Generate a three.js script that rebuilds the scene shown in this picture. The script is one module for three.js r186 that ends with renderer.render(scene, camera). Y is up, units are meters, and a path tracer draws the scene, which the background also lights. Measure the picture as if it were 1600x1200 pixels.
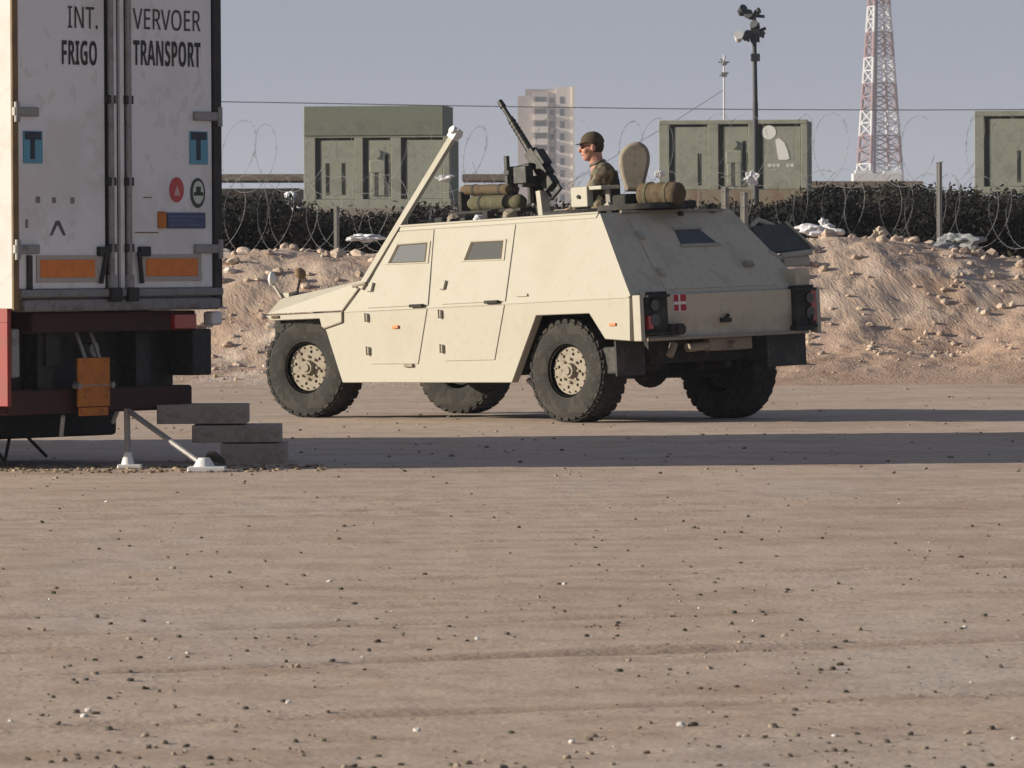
import * as THREE from 'three';
import { RoundedBoxGeometry } from 'three/addons/geometries/RoundedBoxGeometry.js';
import { ImprovedNoise } from 'three/addons/math/ImprovedNoise.js';
import { MarchingCubes } from 'three/addons/objects/MarchingCubes.js';
import { mergeGeometries, mergeVertices } from 'three/addons/utils/BufferGeometryUtils.js';

// ------------------------------------------------------------------ camera, sky, sun, exposure
const scene = new THREE.Scene();
const FOCAL = 10680, EYE = 1.47, PITCH = -0.018537, ROLL = -0.005;   // telephoto, photographed from eye height; focal length in pixels of a 1200 line picture
const camera = new THREE.PerspectiveCamera(2 * Math.atan(600 / FOCAL) * 180 / Math.PI, 4 / 3, 0.5, 9000);
camera.position.set(0, EYE, 0);
camera.rotation.set(PITCH, 0, ROLL);
camera.focus = 58; camera.userData.fStop = 25;
scene.add(camera);
const EXPOSURE = 1.5;
const SUN_EL = 15 * Math.PI / 180, SUN_AZ = 7 * Math.PI / 180;       // low sun from the left, a little behind the camera
const SUN = new THREE.Vector3(-Math.cos(SUN_EL) * Math.cos(SUN_AZ), Math.sin(SUN_EL), Math.cos(SUN_EL) * Math.sin(SUN_AZ));
{
  const W = 512, H = 256, d = new Float32Array(W * H * 4);
  const hor = [.225, .243, .295], zen = [.042, .066, .12], sunc = [1.0, .82, .6];
  for (let j = 0; j < H; j++) for (let i = 0; i < W; i++) {
    const el = ((j + .5) / H - .5) * Math.PI, az = ((i + .5) / W - .5) * 2 * Math.PI;
    const v = new THREE.Vector3(Math.cos(el) * Math.cos(az), Math.sin(el), Math.cos(el) * Math.sin(az));
    const t = el > 0 ? Math.pow(Math.sin(el), .62) : 0;
    const ang = v.angleTo(SUN), g = .55 * Math.exp(-ang * ang / .06) + .12 * Math.exp(-ang * ang / .5);
    for (let c = 0; c < 3; c++) d[(j * W + i) * 4 + c] = hor[c] + (zen[c] - hor[c]) * t + g * sunc[c];
    d[(j * W + i) * 4 + 3] = 1;
  }
  const t = new THREE.DataTexture(d, W, H, THREE.RGBAFormat, THREE.FloatType);
  t.mapping = THREE.EquirectangularReflectionMapping; t.magFilter = t.minFilter = THREE.LinearFilter; t.colorSpace = THREE.LinearSRGBColorSpace; t.needsUpdate = true;
  scene.background = t; scene.environment = t;
}
const sun = new THREE.DirectionalLight(new THREE.Color(1, .90, .74), 4.55);
sun.position.copy(SUN).multiplyScalar(150).add(new THREE.Vector3(0, 0, -70));
sun.target.position.set(0, 0, -70); sun.castShadow = true; sun.shadow.radius = 1;
sun.shadow.mapSize.set(4096, 4096);
Object.assign(sun.shadow.camera, { left: -60, right: 60, top: 40, bottom: -40, near: 1, far: 400 });
scene.add(sun, sun.target);
scene.fog = new THREE.FogExp2(0xa6abb6, 0.0002);

// ------------------------------------------------------------------ helpers
let seed = 7;
const rnd = () => { seed = (seed * 1664525 + 1013904223) >>> 0; return seed / 4294967296; };
const rr = (a, b) => a + (b - a) * rnd();
const noise3 = new ImprovedNoise();
const nz = (x, y, z = 0) => noise3.noise(x + 31.7, y + 17.3, z + 5.1);
const fbm = (x, y, z, o = 4) => { let s = 0, a = 1, t = 0; for (let i = 0; i < o; i++) { s += a * nz(x, y, z + i * 9.7); t += a; a *= .5; x *= 2.03; y *= 2.03; z *= 2.03; } return s / t; };
const smooth = (a, b, x) => { const t = Math.min(1, Math.max(0, (x - a) / (b - a))); return t * t * (3 - 2 * t); };
const V = (x, y, z) => new THREE.Vector3(x, y, z);
const used = {};
function numbered(n) { if (!(n in used)) { used[n] = 0; return n; } used[n]++; return n + '_' + String(used[n]).padStart(3, '0'); }
// a place on the sight line through picture coordinates (1600 x 1200) at distance z
const CAM = new THREE.Matrix4().makeRotationX(PITCH).multiply(new THREE.Matrix4().makeRotationZ(ROLL));
function at(px, py, z) { const d = V((px - 800) / FOCAL, -(py - 600) / FOCAL, -1).applyMatrix4(CAM); return V(0, EYE, 0).addScaledVector(d, z / -d.z); }

function clean(g) { g = g.index ? g.toNonIndexed() : g; for (const k of Object.keys(g.attributes)) if (!['position', 'normal', 'uv'].includes(k)) g.deleteAttribute(k); return g; }
// uv in metres, projected along the main direction of each face
function metreUV(g) {
  const p = g.attributes.position, a = new Float32Array(p.count * 2), A = V(0, 0, 0), B = V(0, 0, 0), C = V(0, 0, 0);
  for (let i = 0; i < p.count; i += 3) {
    A.fromBufferAttribute(p, i); B.fromBufferAttribute(p, i + 1); C.fromBufferAttribute(p, i + 2);
    const n = B.clone().sub(A).cross(C.clone().sub(A)), x = Math.abs(n.x), y = Math.abs(n.y), z = Math.abs(n.z);
    [A, B, C].forEach((q, k) => { const o = (i + k) * 2; if (z >= x && z >= y) { a[o] = q.x; a[o + 1] = q.y; } else if (x >= y) { a[o] = q.z; a[o + 1] = q.y; } else { a[o] = q.x; a[o + 1] = q.z; } });
  }
  g.setAttribute('uv', new THREE.BufferAttribute(a, 2)); return g;
}
function merged(gs, keepUV) { const g = mergeGeometries([].concat(gs).map(clean)); return keepUV ? g : metreUV(g); }
function mesh(name, gs, mat, parent, keepUV) {
  const m = new THREE.Mesh(merged(gs, keepUV), mat); m.name = parent === scene || !parent ? numbered(name) : name;
  m.castShadow = m.receiveShadow = true; (parent || scene).add(m); return m;
}
function tag(o, label, category, group, kind) { if (label) o.userData.label = label; if (category) o.userData.category = category; if (group) o.userData.group = group; if (kind) o.userData.kind = kind; return o; }
function thing(name, label, category, pos, turn = 0, group) { const o = new THREE.Group(); o.name = numbered(name); if (pos) o.position.copy(pos); o.rotation.y = turn; scene.add(o); return tag(o, label, category, group); }
function box(x0, x1, y0, y1, z0, z1, r = 0) {
  const w = x1 - x0, h = y1 - y0, d = z1 - z0;
  const g = r ? new RoundedBoxGeometry(w, h, d, 1, Math.min(r, w / 2.1, h / 2.1, d / 2.1)) : new THREE.BoxGeometry(w, h, d);
  return clean(g).translate((x0 + x1) / 2, (y0 + y1) / 2, (z0 + z1) / 2);
}
function bar(a, b, r, r2 = r, n = 8) {
  const d = b.clone().sub(a), g = new THREE.CylinderGeometry(r2, r, d.length(), n);
  g.applyQuaternion(new THREE.Quaternion().setFromUnitVectors(V(0, 1, 0), d.clone().normalize())).translate((a.x + b.x) / 2, (a.y + b.y) / 2, (a.z + b.z) / 2);
  return clean(g);
}
function beam(a, b, w, h) {   // rectangular bar
  const d = b.clone().sub(a), g = new THREE.BoxGeometry(w, d.length(), h);
  g.applyQuaternion(new THREE.Quaternion().setFromUnitVectors(V(0, 1, 0), d.clone().normalize())).translate((a.x + b.x) / 2, (a.y + b.y) / 2, (a.z + b.z) / 2);
  return clean(g);
}
function disc(c, r, t, axis = 'z', n = 20) { const g = new THREE.CylinderGeometry(r, r, t, n); if (axis === 'z') g.rotateX(Math.PI / 2); if (axis === 'x') g.rotateZ(Math.PI / 2); return clean(g.translate(c.x, c.y, c.z)); }
function solid(polys) {       // flat sided solid from polygons, faces turned outward
  const all = polys.flat(), c = V(0, 0, 0); all.forEach(p => c.add(V(...p))); c.divideScalar(all.length);
  const pos = [];
  for (const q of polys) {
    const v = q.map(p => V(...p)), m = V(0, 0, 0); v.forEach(p => m.add(p)); m.divideScalar(v.length);
    const n = V(0, 0, 0); for (let i = 0; i < v.length; i++) n.add(v[i].clone().sub(m).cross(v[(i + 1) % v.length].clone().sub(m)));
    if (n.dot(m.clone().sub(c)) < 0) v.reverse();
    for (let i = 1; i + 1 < v.length; i++) for (const p of [v[0], v[i], v[i + 1]]) pos.push(p.x, p.y, p.z);
  }
  const g = new THREE.BufferGeometry(); g.setAttribute('position', new THREE.Float32BufferAttribute(pos, 3)); g.computeVertexNormals();
  g.setAttribute('uv', new THREE.Float32BufferAttribute(new Float32Array(pos.length / 3 * 2), 2)); return g;
}
function plate(pts, depth, bevel = 0, holes = []) {
  const s = new THREE.Shape(pts.map(p => new THREE.Vector2(p[0], p[1])));
  for (const h of holes) s.holes.push(new THREE.Path(h.map(p => new THREE.Vector2(p[0], p[1]))));
  return clean(new THREE.ExtrudeGeometry(s, bevel ? { depth: depth - bevel, bevelEnabled: true, bevelThickness: bevel, bevelSize: bevel * .8, bevelOffset: -bevel * .8, bevelSegments: 1, curveSegments: 10 } : { depth, bevelEnabled: false, curveSegments: 10 }));
}
// tileable noise textures
function hash(x, y, s) { let h = (x * 374761393 + y * 668265263 + s * 1442695041) | 0; h = Math.imul(h ^ (h >>> 13), 1274126177); return ((h ^ (h >>> 16)) >>> 0) / 4294967296; }
function tileNoise(u, v, n, s) { const x = u * n, y = v * n, i = Math.floor(x), j = Math.floor(y), a = x - i, b = y - j, fa = a * a * (3 - 2 * a), fb = b * b * (3 - 2 * b), m = k => ((k % n) + n) % n;
  const h00 = hash(m(i), m(j), s), h10 = hash(m(i + 1), m(j), s), h01 = hash(m(i), m(j + 1), s), h11 = hash(m(i + 1), m(j + 1), s); return (h00 + (h10 - h00) * fa) * (1 - fb) + (h01 + (h11 - h01) * fa) * fb; }
function tileFbm(u, v, n, s, o = 4) { let a = 1, t = 0, r = 0; for (let i = 0; i < o; i++) { r += a * tileNoise(u, v, n, s + i); t += a; a *= .55; n *= 2; } return r / t; }
function texture(size, fn, metres, srgb = true) {
  const d = new Uint8Array(size * size * 4), enc = x => Math.max(0, Math.min(255, Math.round(255 * (srgb ? (x <= .0031308 ? 12.92 * x : 1.055 * Math.pow(x, 1 / 2.4) - .055) : x))));
  for (let j = 0; j < size; j++) for (let i = 0; i < size; i++) { const c = fn((i + .5) / size, (j + .5) / size), k = (j * size + i) * 4; d[k] = enc(c[0]); d[k + 1] = enc(c[1]); d[k + 2] = enc(c[2]); d[k + 3] = 255; }
  const t = new THREE.DataTexture(d, size, size); t.wrapS = t.wrapT = THREE.RepeatWrapping; t.magFilter = THREE.LinearFilter; t.minFilter = THREE.LinearMipmapLinearFilter; t.generateMipmaps = true;
  if (srgb) t.colorSpace = THREE.SRGBColorSpace; t.repeat.set(1 / metres, 1 / metres); t.needsUpdate = true; return t;
}
const mix = (a, b, t) => a.map((x, i) => x + (b[i] - x) * t);
function worn(base, dirt, amount, metres, s, size = 256) {     // paint with dust patches, small chips and speckle
  return texture(size, (u, v) => {
    const p = smooth(.50, .72, tileFbm(u, v, 5, s, 5)), sp = hash(Math.floor(u * size), Math.floor(v * size), s) - .5, q = smooth(.66, .72, tileFbm(u, v, 24, s + 9, 3));
    return mix(mix(base, dirt, amount * p), dirt, amount * .9 * q).map(x => x * (1 + .07 * sp));
  }, metres);
}
const std = (o) => new THREE.MeshStandardMaterial(Object.assign({ roughness: .8, metalness: 0 }, o));
const lin = (r, g, b) => new THREE.Color().setRGB(r, g, b);
const M = {
  cream: std({ map: worn([.39, .366, .302], [.355, .325, .25], .5, 1.7, 11, 512), roughness: .62 }),
  creamRearLifted: std({ map: worn([.54, .485, .37], [.44, .385, .285], .7, .9, 12, 512), roughness: .85 }),  // cream lightened to offset the shade on the rear faces, with dust patches
  creamTrim: std({ color: lin(.395, .37, .305), roughness: .6 }),
  dusty: std({ map: worn([.30, .265, .21], [.20, .165, .125], .6, .5, 13), roughness: .9 }),
  dark: std({ map: worn([.022, .021, .020], [.07, .06, .048], .6, .6, 17), roughness: .85 }),
  rubber: std({ map: worn([.024, .023, .021], [.055, .049, .041], .7, .35, 19), roughness: .92 }),
  flapRubber: std({ map: worn([.045, .045, .045], [.10, .09, .075], .6, .4, 23), roughness: .9 }),
  glassGrey: new THREE.MeshPhysicalMaterial({ color: lin(.16, .165, .17), roughness: .12, clearcoat: 1, clearcoatRoughness: .05 }),
  glassDark: new THREE.MeshPhysicalMaterial({ color: lin(.03, .033, .031), roughness: .3, clearcoat: .25, clearcoatRoughness: .1 }),
  gun: std({ map: worn([.028, .029, .028], [.07, .065, .055], .5, .3, 29), roughness: .5, metalness: .5 }),
  redLens: new THREE.MeshPhysicalMaterial({ color: lin(.36, .02, .015), roughness: .25, clearcoat: .6 }),
  orangeLens: std({ color: lin(.62, .19, .05), roughness: .4 }),
  olive: std({ map: worn([.085, .08, .045], [.15, .13, .085], .7, .3, 31), roughness: .95 }),
  brownCanvas: std({ map: worn([.105, .075, .042], [.06, .045, .028], .7, .35, 37), roughness: .95 }),
  tanPad: std({ map: worn([.27, .235, .185], [.18, .15, .115], .6, .3, 41), roughness: .95 }),
  white: std({ map: worn([.70, .69, .67], [.52, .47, .40], .5, 1.3, 43), roughness: .55 }),
  whitePlain: std({ color: lin(.72, .71, .69), roughness: .6 }),
  truckWhite: std({ map: worn([.76, .765, .77], [.62, .59, .55], .6, 2.3, 47, 512), roughness: .5 }),
  truckSideDimmed: std({ map: worn([.56, .545, .52], [.48, .45, .41], .5, 1.3, 48, 512), roughness: .55 }),  // door white made darker, strong sun on this side offset in the colour
  black: std({ map: worn([.018, .018, .018], [.05, .045, .04], .5, .8, 53), roughness: .7 }),
  seal: std({ color: lin(.03, .03, .03), roughness: .8 }),
  steel: std({ map: worn([.28, .275, .27], [.16, .14, .12], .6, .5, 59), roughness: .5, metalness: .3 }),
  bumper: std({ map: worn([.21, .21, .215], [.12, .11, .10], .7, .7, 61), roughness: .6 }),
  redBrown: std({ map: worn([.05, .013, .010], [.02, .013, .010], .8, .6, 67), roughness: .8 }),
  red: std({ map: worn([.27, .016, .012], [.20, .03, .02], .5, .9, 71), roughness: .5 }),
  plateOrange: std({ map: worn([.72, .20, .02], [.55, .15, .03], .5, .3, 73), roughness: .55 }),
  plateOrangeOld: std({ map: worn([.52, .17, .02], [.30, .10, .025], .8, .25, 79), roughness: .7 }),
  windowRubber: std({ color: lin(.10, .075, .045), roughness: .9 }),
  brownEdge: std({ map: worn([.20, .125, .055], [.12, .08, .04], .6, .4, 83), roughness: .7 }),
  concrete: std({ map: worn([.38, .315, .26], [.26, .215, .175], .7, .5, 89), roughness: .95 }),
  green: std({ map: worn([.20, .222, .172], [.165, .17, .135], .7, 1.6, 97), roughness: .8 }),
  greenPale: std({ map: worn([.325, .335, .268], [.25, .25, .20], .7, 1.6, 101), roughness: .8 }),
  greenDark: std({ color: lin(.02, .025, .018), roughness: .85 }),
  paintWhite: std({ color: lin(.86, .85, .80), roughness: .6 }),
  paintFaint: std({ color: lin(.66, .66, .60), roughness: .7 }),
  pole: std({ color: lin(.035, .04, .045), roughness: .6 }),
  wire: std({ color: lin(.22, .22, .23), roughness: .5, metalness: .4 }),
  picket: std({ color: lin(.34, .33, .30), roughness: .7 }),
  bagWhite: std({ color: lin(.66, .66, .68), roughness: .7, side: THREE.DoubleSide }),
  bagGrey: std({ color: lin(.27, .28, .29), roughness: .7, side: THREE.DoubleSide }),
  mud: std({ map: worn([.22, .17, .125], [.15, .115, .085], .7, 2.2, 103), roughness: .95 }),
};

// ------------------------------------------------------------------ ground
const DIRT = [.53, .405, .31], DIRT2 = [.42, .295, .21], DIRT3 = [.52, .42, .345];
const dirtTex = texture(1024, (u, v) => {
  const a = tileFbm(u, v, 9, 3, 5), b = tileFbm(u, v, 70, 5, 3), sp = hash(Math.floor(u * 1024), Math.floor(v * 1024), 2) - .5;
  let c = mix([1, 1, 1], [.86, .82, .78], smooth(.45, .7, a)); c = mix(c, [.72, .70, .68], .55 * smooth(.62, .75, b)); c = mix(c, [1.0, 1.0, 1.0], smooth(.3, .22, b) * .5);
  return c.map(x => Math.min(1, x * (.93 + .12 * sp)));
}, 3.1);
const dirtBump = texture(1024, (u, v) => { const a = tileFbm(u, v, 40, 301, 5), b = tileFbm(u, v, 150, 305, 2), k = .55 * a + .45 * b; return [k, k, k]; }, 3.1, false);
function ruts(x, z) {           // old wheel tracks that cross the yard from side to side
  let h = 0;
  for (const [z0, slope, w, d, k] of TRACKS) { const t = (z - z0 - slope * x - .25 * nz(x * .35, z0)) / w, e = Math.exp(-t * t); h -= d * e * smooth(-.35, .1, nz(x * .22 + k * 5, k * 3.1)); h += d * .5 * Math.exp(-(Math.abs(t) - 1.7) * (Math.abs(t) - 1.7) * 3); }
  return h;
}
const TRACKS = []; for (let i = 0; i < 26; i++) TRACKS.push([-rr(19.5, 46), rr(-.55, -.15), rr(.07, .16), rr(.004, .013), i]);
function groundH(x, z) {
  const d = -z, near = smooth(120, 90, d) * smooth(14, 18, d);
  if (near <= 0) return 0;
  return near * (ruts(x, z) + .009 * fbm(x * .8, z * .55, 1, 3) + .006 * fbm(x * 5, z * 3.2, 4, 3));
}
{
  const xs = [], zs = [];
  for (const x of [-3000, -1500, -700, -350, -180, -100, -60, -40, -30, -24, -20, -17, -14.5, -12.5]) xs.push(x);
  for (let x = -11; x <= 11.001; x += .05) xs.push(x);
  for (const x of [12.5, 14.5, 17, 20, 24, 30, 40, 60, 100, 180, 350, 700, 1500, 3000]) xs.push(x);
  for (const z of [60, 20, 0, -8, -12, -15, -17]) zs.push(z);
  for (let y = 1300; y > 560; y -= 1.35) zs.push(-EYE * FOCAL / (y - 402));
  for (const z of [-110, -130, -160, -200, -260, -350, -500, -800, -1400, -2500, -4500]) zs.push(z);
  const nx = xs.length, n = nx * zs.length, pos = new Float32Array(n * 3), uv = new Float32Array(n * 2), col = new Float32Array(n * 3), idx = [];
  let k = 0;
  for (const z of zs) for (const x of xs) {
    pos.set([x, groundH(x, z), z], k * 3); uv.set([x, z], k * 2);
    let c = mix(DIRT, DIRT2, smooth(-.05, .45, fbm(x * .35, z * .5, 7, 4)) * .75); c = mix(c, DIRT3, smooth(0, .4, fbm(x * .5, z * .25, 12, 3)));
    const r = ruts(x, z); if (r < -.004) c = mix(c, DIRT2, Math.min(.85, -r * 75));
    col.set(c.map(v => Math.min(1, v)), k * 3); k++;
  }
  for (let j = 0; j + 1 < zs.length; j++) for (let i = 0; i + 1 < nx; i++) { const a = j * nx + i; idx.push(a, a + 1, a + nx, a + 1, a + nx + 1, a + nx); }
  const g = new THREE.BufferGeometry(); g.setAttribute('position', new THREE.BufferAttribute(pos, 3)); g.setAttribute('uv', new THREE.BufferAttribute(uv, 2)); g.setAttribute('color', new THREE.BufferAttribute(col, 3)); g.setIndex(idx); g.computeVertexNormals();
  const m = new THREE.Mesh(g, std({ map: dirtTex, bumpMap: dirtBump, bumpScale: .005, vertexColors: true, roughness: .96 })); m.name = 'ground'; m.receiveShadow = m.castShadow = true; scene.add(m);
  tag(m, 'bare tan dirt yard with pebbles and shallow wheel tracks', 'ground', null, 'structure');
}
// stones: shared lumpy shapes
function lump(s, flat = .7, detail = 1) {
  const g = mergeVertices(new THREE.IcosahedronGeometry(1, detail).deleteAttribute('normal').deleteAttribute('uv')), p = g.attributes.position;
  for (let i = 0; i < p.count; i++) { const v = V(0, 0, 0).fromBufferAttribute(p, i), k = 1 + .38 * nz(v.x * 1.3 + s * 7, v.y * 1.3, v.z * 1.3 + s); p.setXYZ(i, v.x * k, v.y * k * flat, v.z * k); }
  const q = g.toNonIndexed(); q.computeVertexNormals(); return q;
}
function scatter(name, label, category, list, geo, rough = .9) {
  const m = new THREE.InstancedMesh(geo, std({ color: 0xffffff, roughness: rough }), list.length), o = new THREE.Object3D(), c = new THREE.Color();
  list.forEach(([x, y, z, s, col], i) => { o.position.set(x, y, z); o.rotation.set(rr(-.4, .4), rr(0, 6.28), rr(-.4, .4)); o.scale.set(s * rr(.8, 1.35), s * rr(.7, 1.1), s * rr(.8, 1.3)); o.updateMatrix(); m.setMatrixAt(i, o.matrix); m.setColorAt(i, c.setRGB(...col)); });
  m.name = numbered(name); m.castShadow = m.receiveShadow = true; scene.add(m); return tag(m, label, category, null, 'stuff');
}
{
  const dk = [], lt = [];
  for (let i = 0; i < 2500; i++) {
    const y = 735 + 480 * Math.pow(rnd(), .85), z = -EYE * FOCAL / (y - 402), x = rr(-.082, .082) * -z;
    if (fbm(x * .9, z * .25, 21, 2) < rr(-.45, .15)) continue;
    const s = Math.pow(rnd(), 3.4) * .0115 + .0018, t = rnd();
    const col = t < .62 ? mix([.065, .062, .048], [.16, .135, .105], rnd()) : t < .95 ? mix([.17, .145, .115], [.34, .28, .22], rnd()) : [.66, .64, .6];
    (i % 2 ? dk : lt).push([x, groundH(x, z) + s * .35, z, s, col]);
  }
  for (const [px, py, s] of [[894, 1163, .011], [450, 1098, .009], [137, 1108, .012], [1508, 985, .010]]) { const z = -EYE * FOCAL / (py - 402), p = at(px, py, -z); dk.push([p.x, groundH(p.x, z) + s * .5, z, s, [.7, .68, .64]]); }
  scatter('gravel', 'small dark pebbles strewn over the dirt foreground', 'gravel', dk, lump(1));
  scatter('gravel', 'small rounded pebbles strewn among the darker ones in foreground', 'gravel', lt, lump(2, .6));
  const far = [];
  for (let i = 0; i < 900; i++) { const y = 606 + 140 * rnd(), z = -EYE * FOCAL / (y - 402), x = rr(-.08, .08) * -z, s = Math.pow(rnd(), 4) * .014 + .004; far.push([x, groundH(x, z) + s * .3, z, s, mix([.10, .085, .07], [.38, .31, .24], rnd())]); }
  scatter('gravel', 'fine stones on the dirt around and behind the vehicle', 'gravel', far, lump(3, .6));
}

// ------------------------------------------------------------------ berm in front of the wire
const crest = x => 1.50 + .12 * smooth(2.2, 3.6, x) - .22 * smooth(4.2, 6.3, x) + .05 * nz(x * .8, 3);
function bermH(x, z) {
  const d = -z - 77.6 + .6 * nz(x * .25, 9), c = crest(x), step = .34 + .32 * smooth(1, 5, x);
  const lower = step * (.55 + .5 * nz(x * .3, 4)), low = lower * smooth(0, 2.4, d), up = (c - lower) * smooth(2.6, 6.2, d);
  let h = low + up - (c * .55) * smooth(8.2, 12, d);
  const k = smooth(.2, 2.2, d);
  h += k * (.13 * fbm(x * 1.1, z * 1.1, 2, 3) + .042 * fbm(x * 3.1, z * 2.6, 8, 4) + .02 * Math.abs(fbm(x * 9, z * 8, 5, 2)));
  return h * smooth(-.1, .3, d) - .03 * (1 - smooth(-.2, .2, d));
}
{
  const xs = [], zs = []; for (let x = -12; x <= 12.001; x += .042) xs.push(x); for (let z = -76.8; z >= -90.5; z -= .055) zs.push(z);
  const nx = xs.length, n = nx * zs.length, pos = new Float32Array(n * 3), uv = new Float32Array(n * 2), col = new Float32Array(n * 3), idx = []; let k = 0;
  for (const z of zs) for (const x of xs) {
    const h = bermH(x, z); pos.set([x, h, z], k * 3); uv.set([x + h * .7, z + h], k * 2);
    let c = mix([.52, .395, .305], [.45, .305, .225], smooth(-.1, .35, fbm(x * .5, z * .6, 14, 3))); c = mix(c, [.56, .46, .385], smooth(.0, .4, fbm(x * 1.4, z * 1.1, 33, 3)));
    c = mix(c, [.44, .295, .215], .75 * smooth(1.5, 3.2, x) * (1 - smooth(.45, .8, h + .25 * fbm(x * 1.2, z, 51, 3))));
    col.set(c, k * 3); k++;
  }
  for (let j = 0; j + 1 < zs.length; j++) for (let i = 0; i + 1 < nx; i++) { const a = j * nx + i; idx.push(a, a + 1, a + nx, a + 1, a + nx + 1, a + nx); }
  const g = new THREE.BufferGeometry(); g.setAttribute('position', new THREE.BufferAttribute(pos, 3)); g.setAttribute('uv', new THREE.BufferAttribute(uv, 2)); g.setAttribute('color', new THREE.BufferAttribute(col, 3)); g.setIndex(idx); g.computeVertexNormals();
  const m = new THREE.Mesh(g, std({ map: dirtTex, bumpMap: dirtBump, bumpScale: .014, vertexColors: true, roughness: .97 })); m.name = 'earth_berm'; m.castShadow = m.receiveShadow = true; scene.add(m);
  tag(m, 'bulldozed berm of lumpy tan earth behind the vehicle', 'berm', null, 'structure');
  const l1 = [], l2 = [];
  for (let i = 0; i < 2800; i++) {
    const x = rr(-8, 8), z = -rr(78.4, 86), up = smooth(79, 84, -z), s = .010 + (.03 + .06 * up) * Math.pow(rnd(), 4.5);
    (i % 2 ? l1 : l2).push([x, bermH(x, z) + s * .3, z, s, rnd() < .03 ? [.55, .52, .48] : mix([.37, .275, .21], [.52, .42, .335], rnd())]);
  }
  scatter('rubble', 'broken clods and stones over the face of the berm', 'rubble', l1, lump(4, .75));
  scatter('rubble', 'angular tan stones mixed into the berm face', 'rubble', l2, lump(5, .85, 0));
}

// ------------------------------------------------------------------ raised bank behind, with dark scrub in front of it
function bankH(x, z) { const d = -z; return 1.05 * smooth(90, 97, d) + (.0075 * d + .37) * smooth(93, 104, d) + .05 * fbm(x * .6, z * .3, 3, 3) * smooth(95, 110, d) - .15 * smooth(300, 420, d); }
{
  const xs = [], zs = []; for (let x = -60; x <= 60.01; x += .6) xs.push(x); for (let i = 0; i < 90; i++) zs.push(-89 - i * .25 - i * i * .028);
  const nx = xs.length, pos = [], uv = [], idx = [];
  for (const z of zs) for (const x of xs) { pos.push(x, Math.min(bankH(x, z), 1.47 + (.00742 + .0006 * nz(x * .4, z * .1)) * -z) , z); uv.push(x, z); }
  for (let j = 0; j + 1 < zs.length; j++) for (let i = 0; i + 1 < nx; i++) { const a = j * nx + i; idx.push(a, a + 1, a + nx, a + 1, a + nx + 1, a + nx); }
  const g = new THREE.BufferGeometry(); g.setAttribute('position', new THREE.Float32BufferAttribute(pos, 3)); g.setAttribute('uv', new THREE.Float32BufferAttribute(uv, 2)); g.setIndex(idx); g.computeVertexNormals();
  const m = new THREE.Mesh(g, M.mud); m.name = 'earth_bank'; m.castShadow = m.receiveShadow = true; scene.add(m);
  tag(m, 'raised tan earth bank that carries the green containers', 'bank', null, 'structure');
}
{
  // clump of thin dark twigs and leaves
  function clump(s) {
    const pos = [];
    for (let i = 0; i < 110; i++) {
      const a = rr(0, 6.28), e = rr(-1.2, 1.2), L = rr(.03, .095), b = V(rr(-.19, .19), rr(-.02, .24), rr(-.19, .19)), d = V(Math.cos(a) * Math.cos(e), Math.sin(e), Math.sin(a) * Math.cos(e)), w = V(-d.z, rr(-.4, .4), d.x).normalize().multiplyScalar(rr(.008, .024));
      const m = b.clone().addScaledVector(d, L * .5), t = b.clone().addScaledVector(d, L).add(V(0, -.03 * rnd(), 0));
      for (const [p, q, r] of [[b, m.clone().add(w), t], [b, t, m.clone().sub(w)]]) pos.push(p.x, p.y, p.z, q.x, q.y, q.z, r.x, r.y, r.z);
    }
    const g = new THREE.BufferGeometry(); g.setAttribute('position', new THREE.Float32BufferAttribute(pos, 3)); g.computeVertexNormals(); return g;
  }
  const topLine = px => { const T = [[-400, 300], [345, 303], [440, 306], [468, 322], [500, 336], [560, 336], [700, 330], [730, 322], [1000, 322], [1200, 320], [1262, 306], [1276, 291], [1430, 291], [1500, 296], [1540, 300], [2000, 296]]; for (let i = 1; i < T.length; i++) if (px <= T[i][0]) { const t = (px - T[i - 1][0]) / (T[i][0] - T[i - 1][0]); return T[i - 1][1] + t * (T[i][1] - T[i - 1][1]); } return 296; };
  const lists = [[], []];
  for (let i = 0; i < 8200; i++) {
    const z = -rr(88.5, 97), px = rr(200, 1760), p = at(px, topLine(px) + 4 + 13 * nz(px * .028, z * .5) + 9 * nz(px * .11, z) + rr(-3, 7), -z), base = Math.max(.6, bankH(p.x, z)) - .25;
    const t = Math.pow(rnd(), .7), y = base + (p.y - .22 - base) * t; if (y < .4) continue;
    const k = fbm(p.x * .9, y * 1.6, z * .3, 2);
    lists[i % 2].push([p.x, y, z, rr(.75, 1.35), mix(mix([.006, .0065, .005], [.03, .03, .019], rnd() * smooth(-.3, .3, k)), [.075, .055, .036], .8 * smooth(.18, .45, fbm(p.x * .7 + 40, y * 2.1, z * .2, 2)))]);
  }
  scatter('dark_scrub', 'dark tangled scrub behind the razor wire', 'scrub', lists[0], clump(1));
  scatter('dark_scrub', 'low blackish brushwood in front of the containers', 'scrub', lists[1], clump(2));
}

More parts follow.
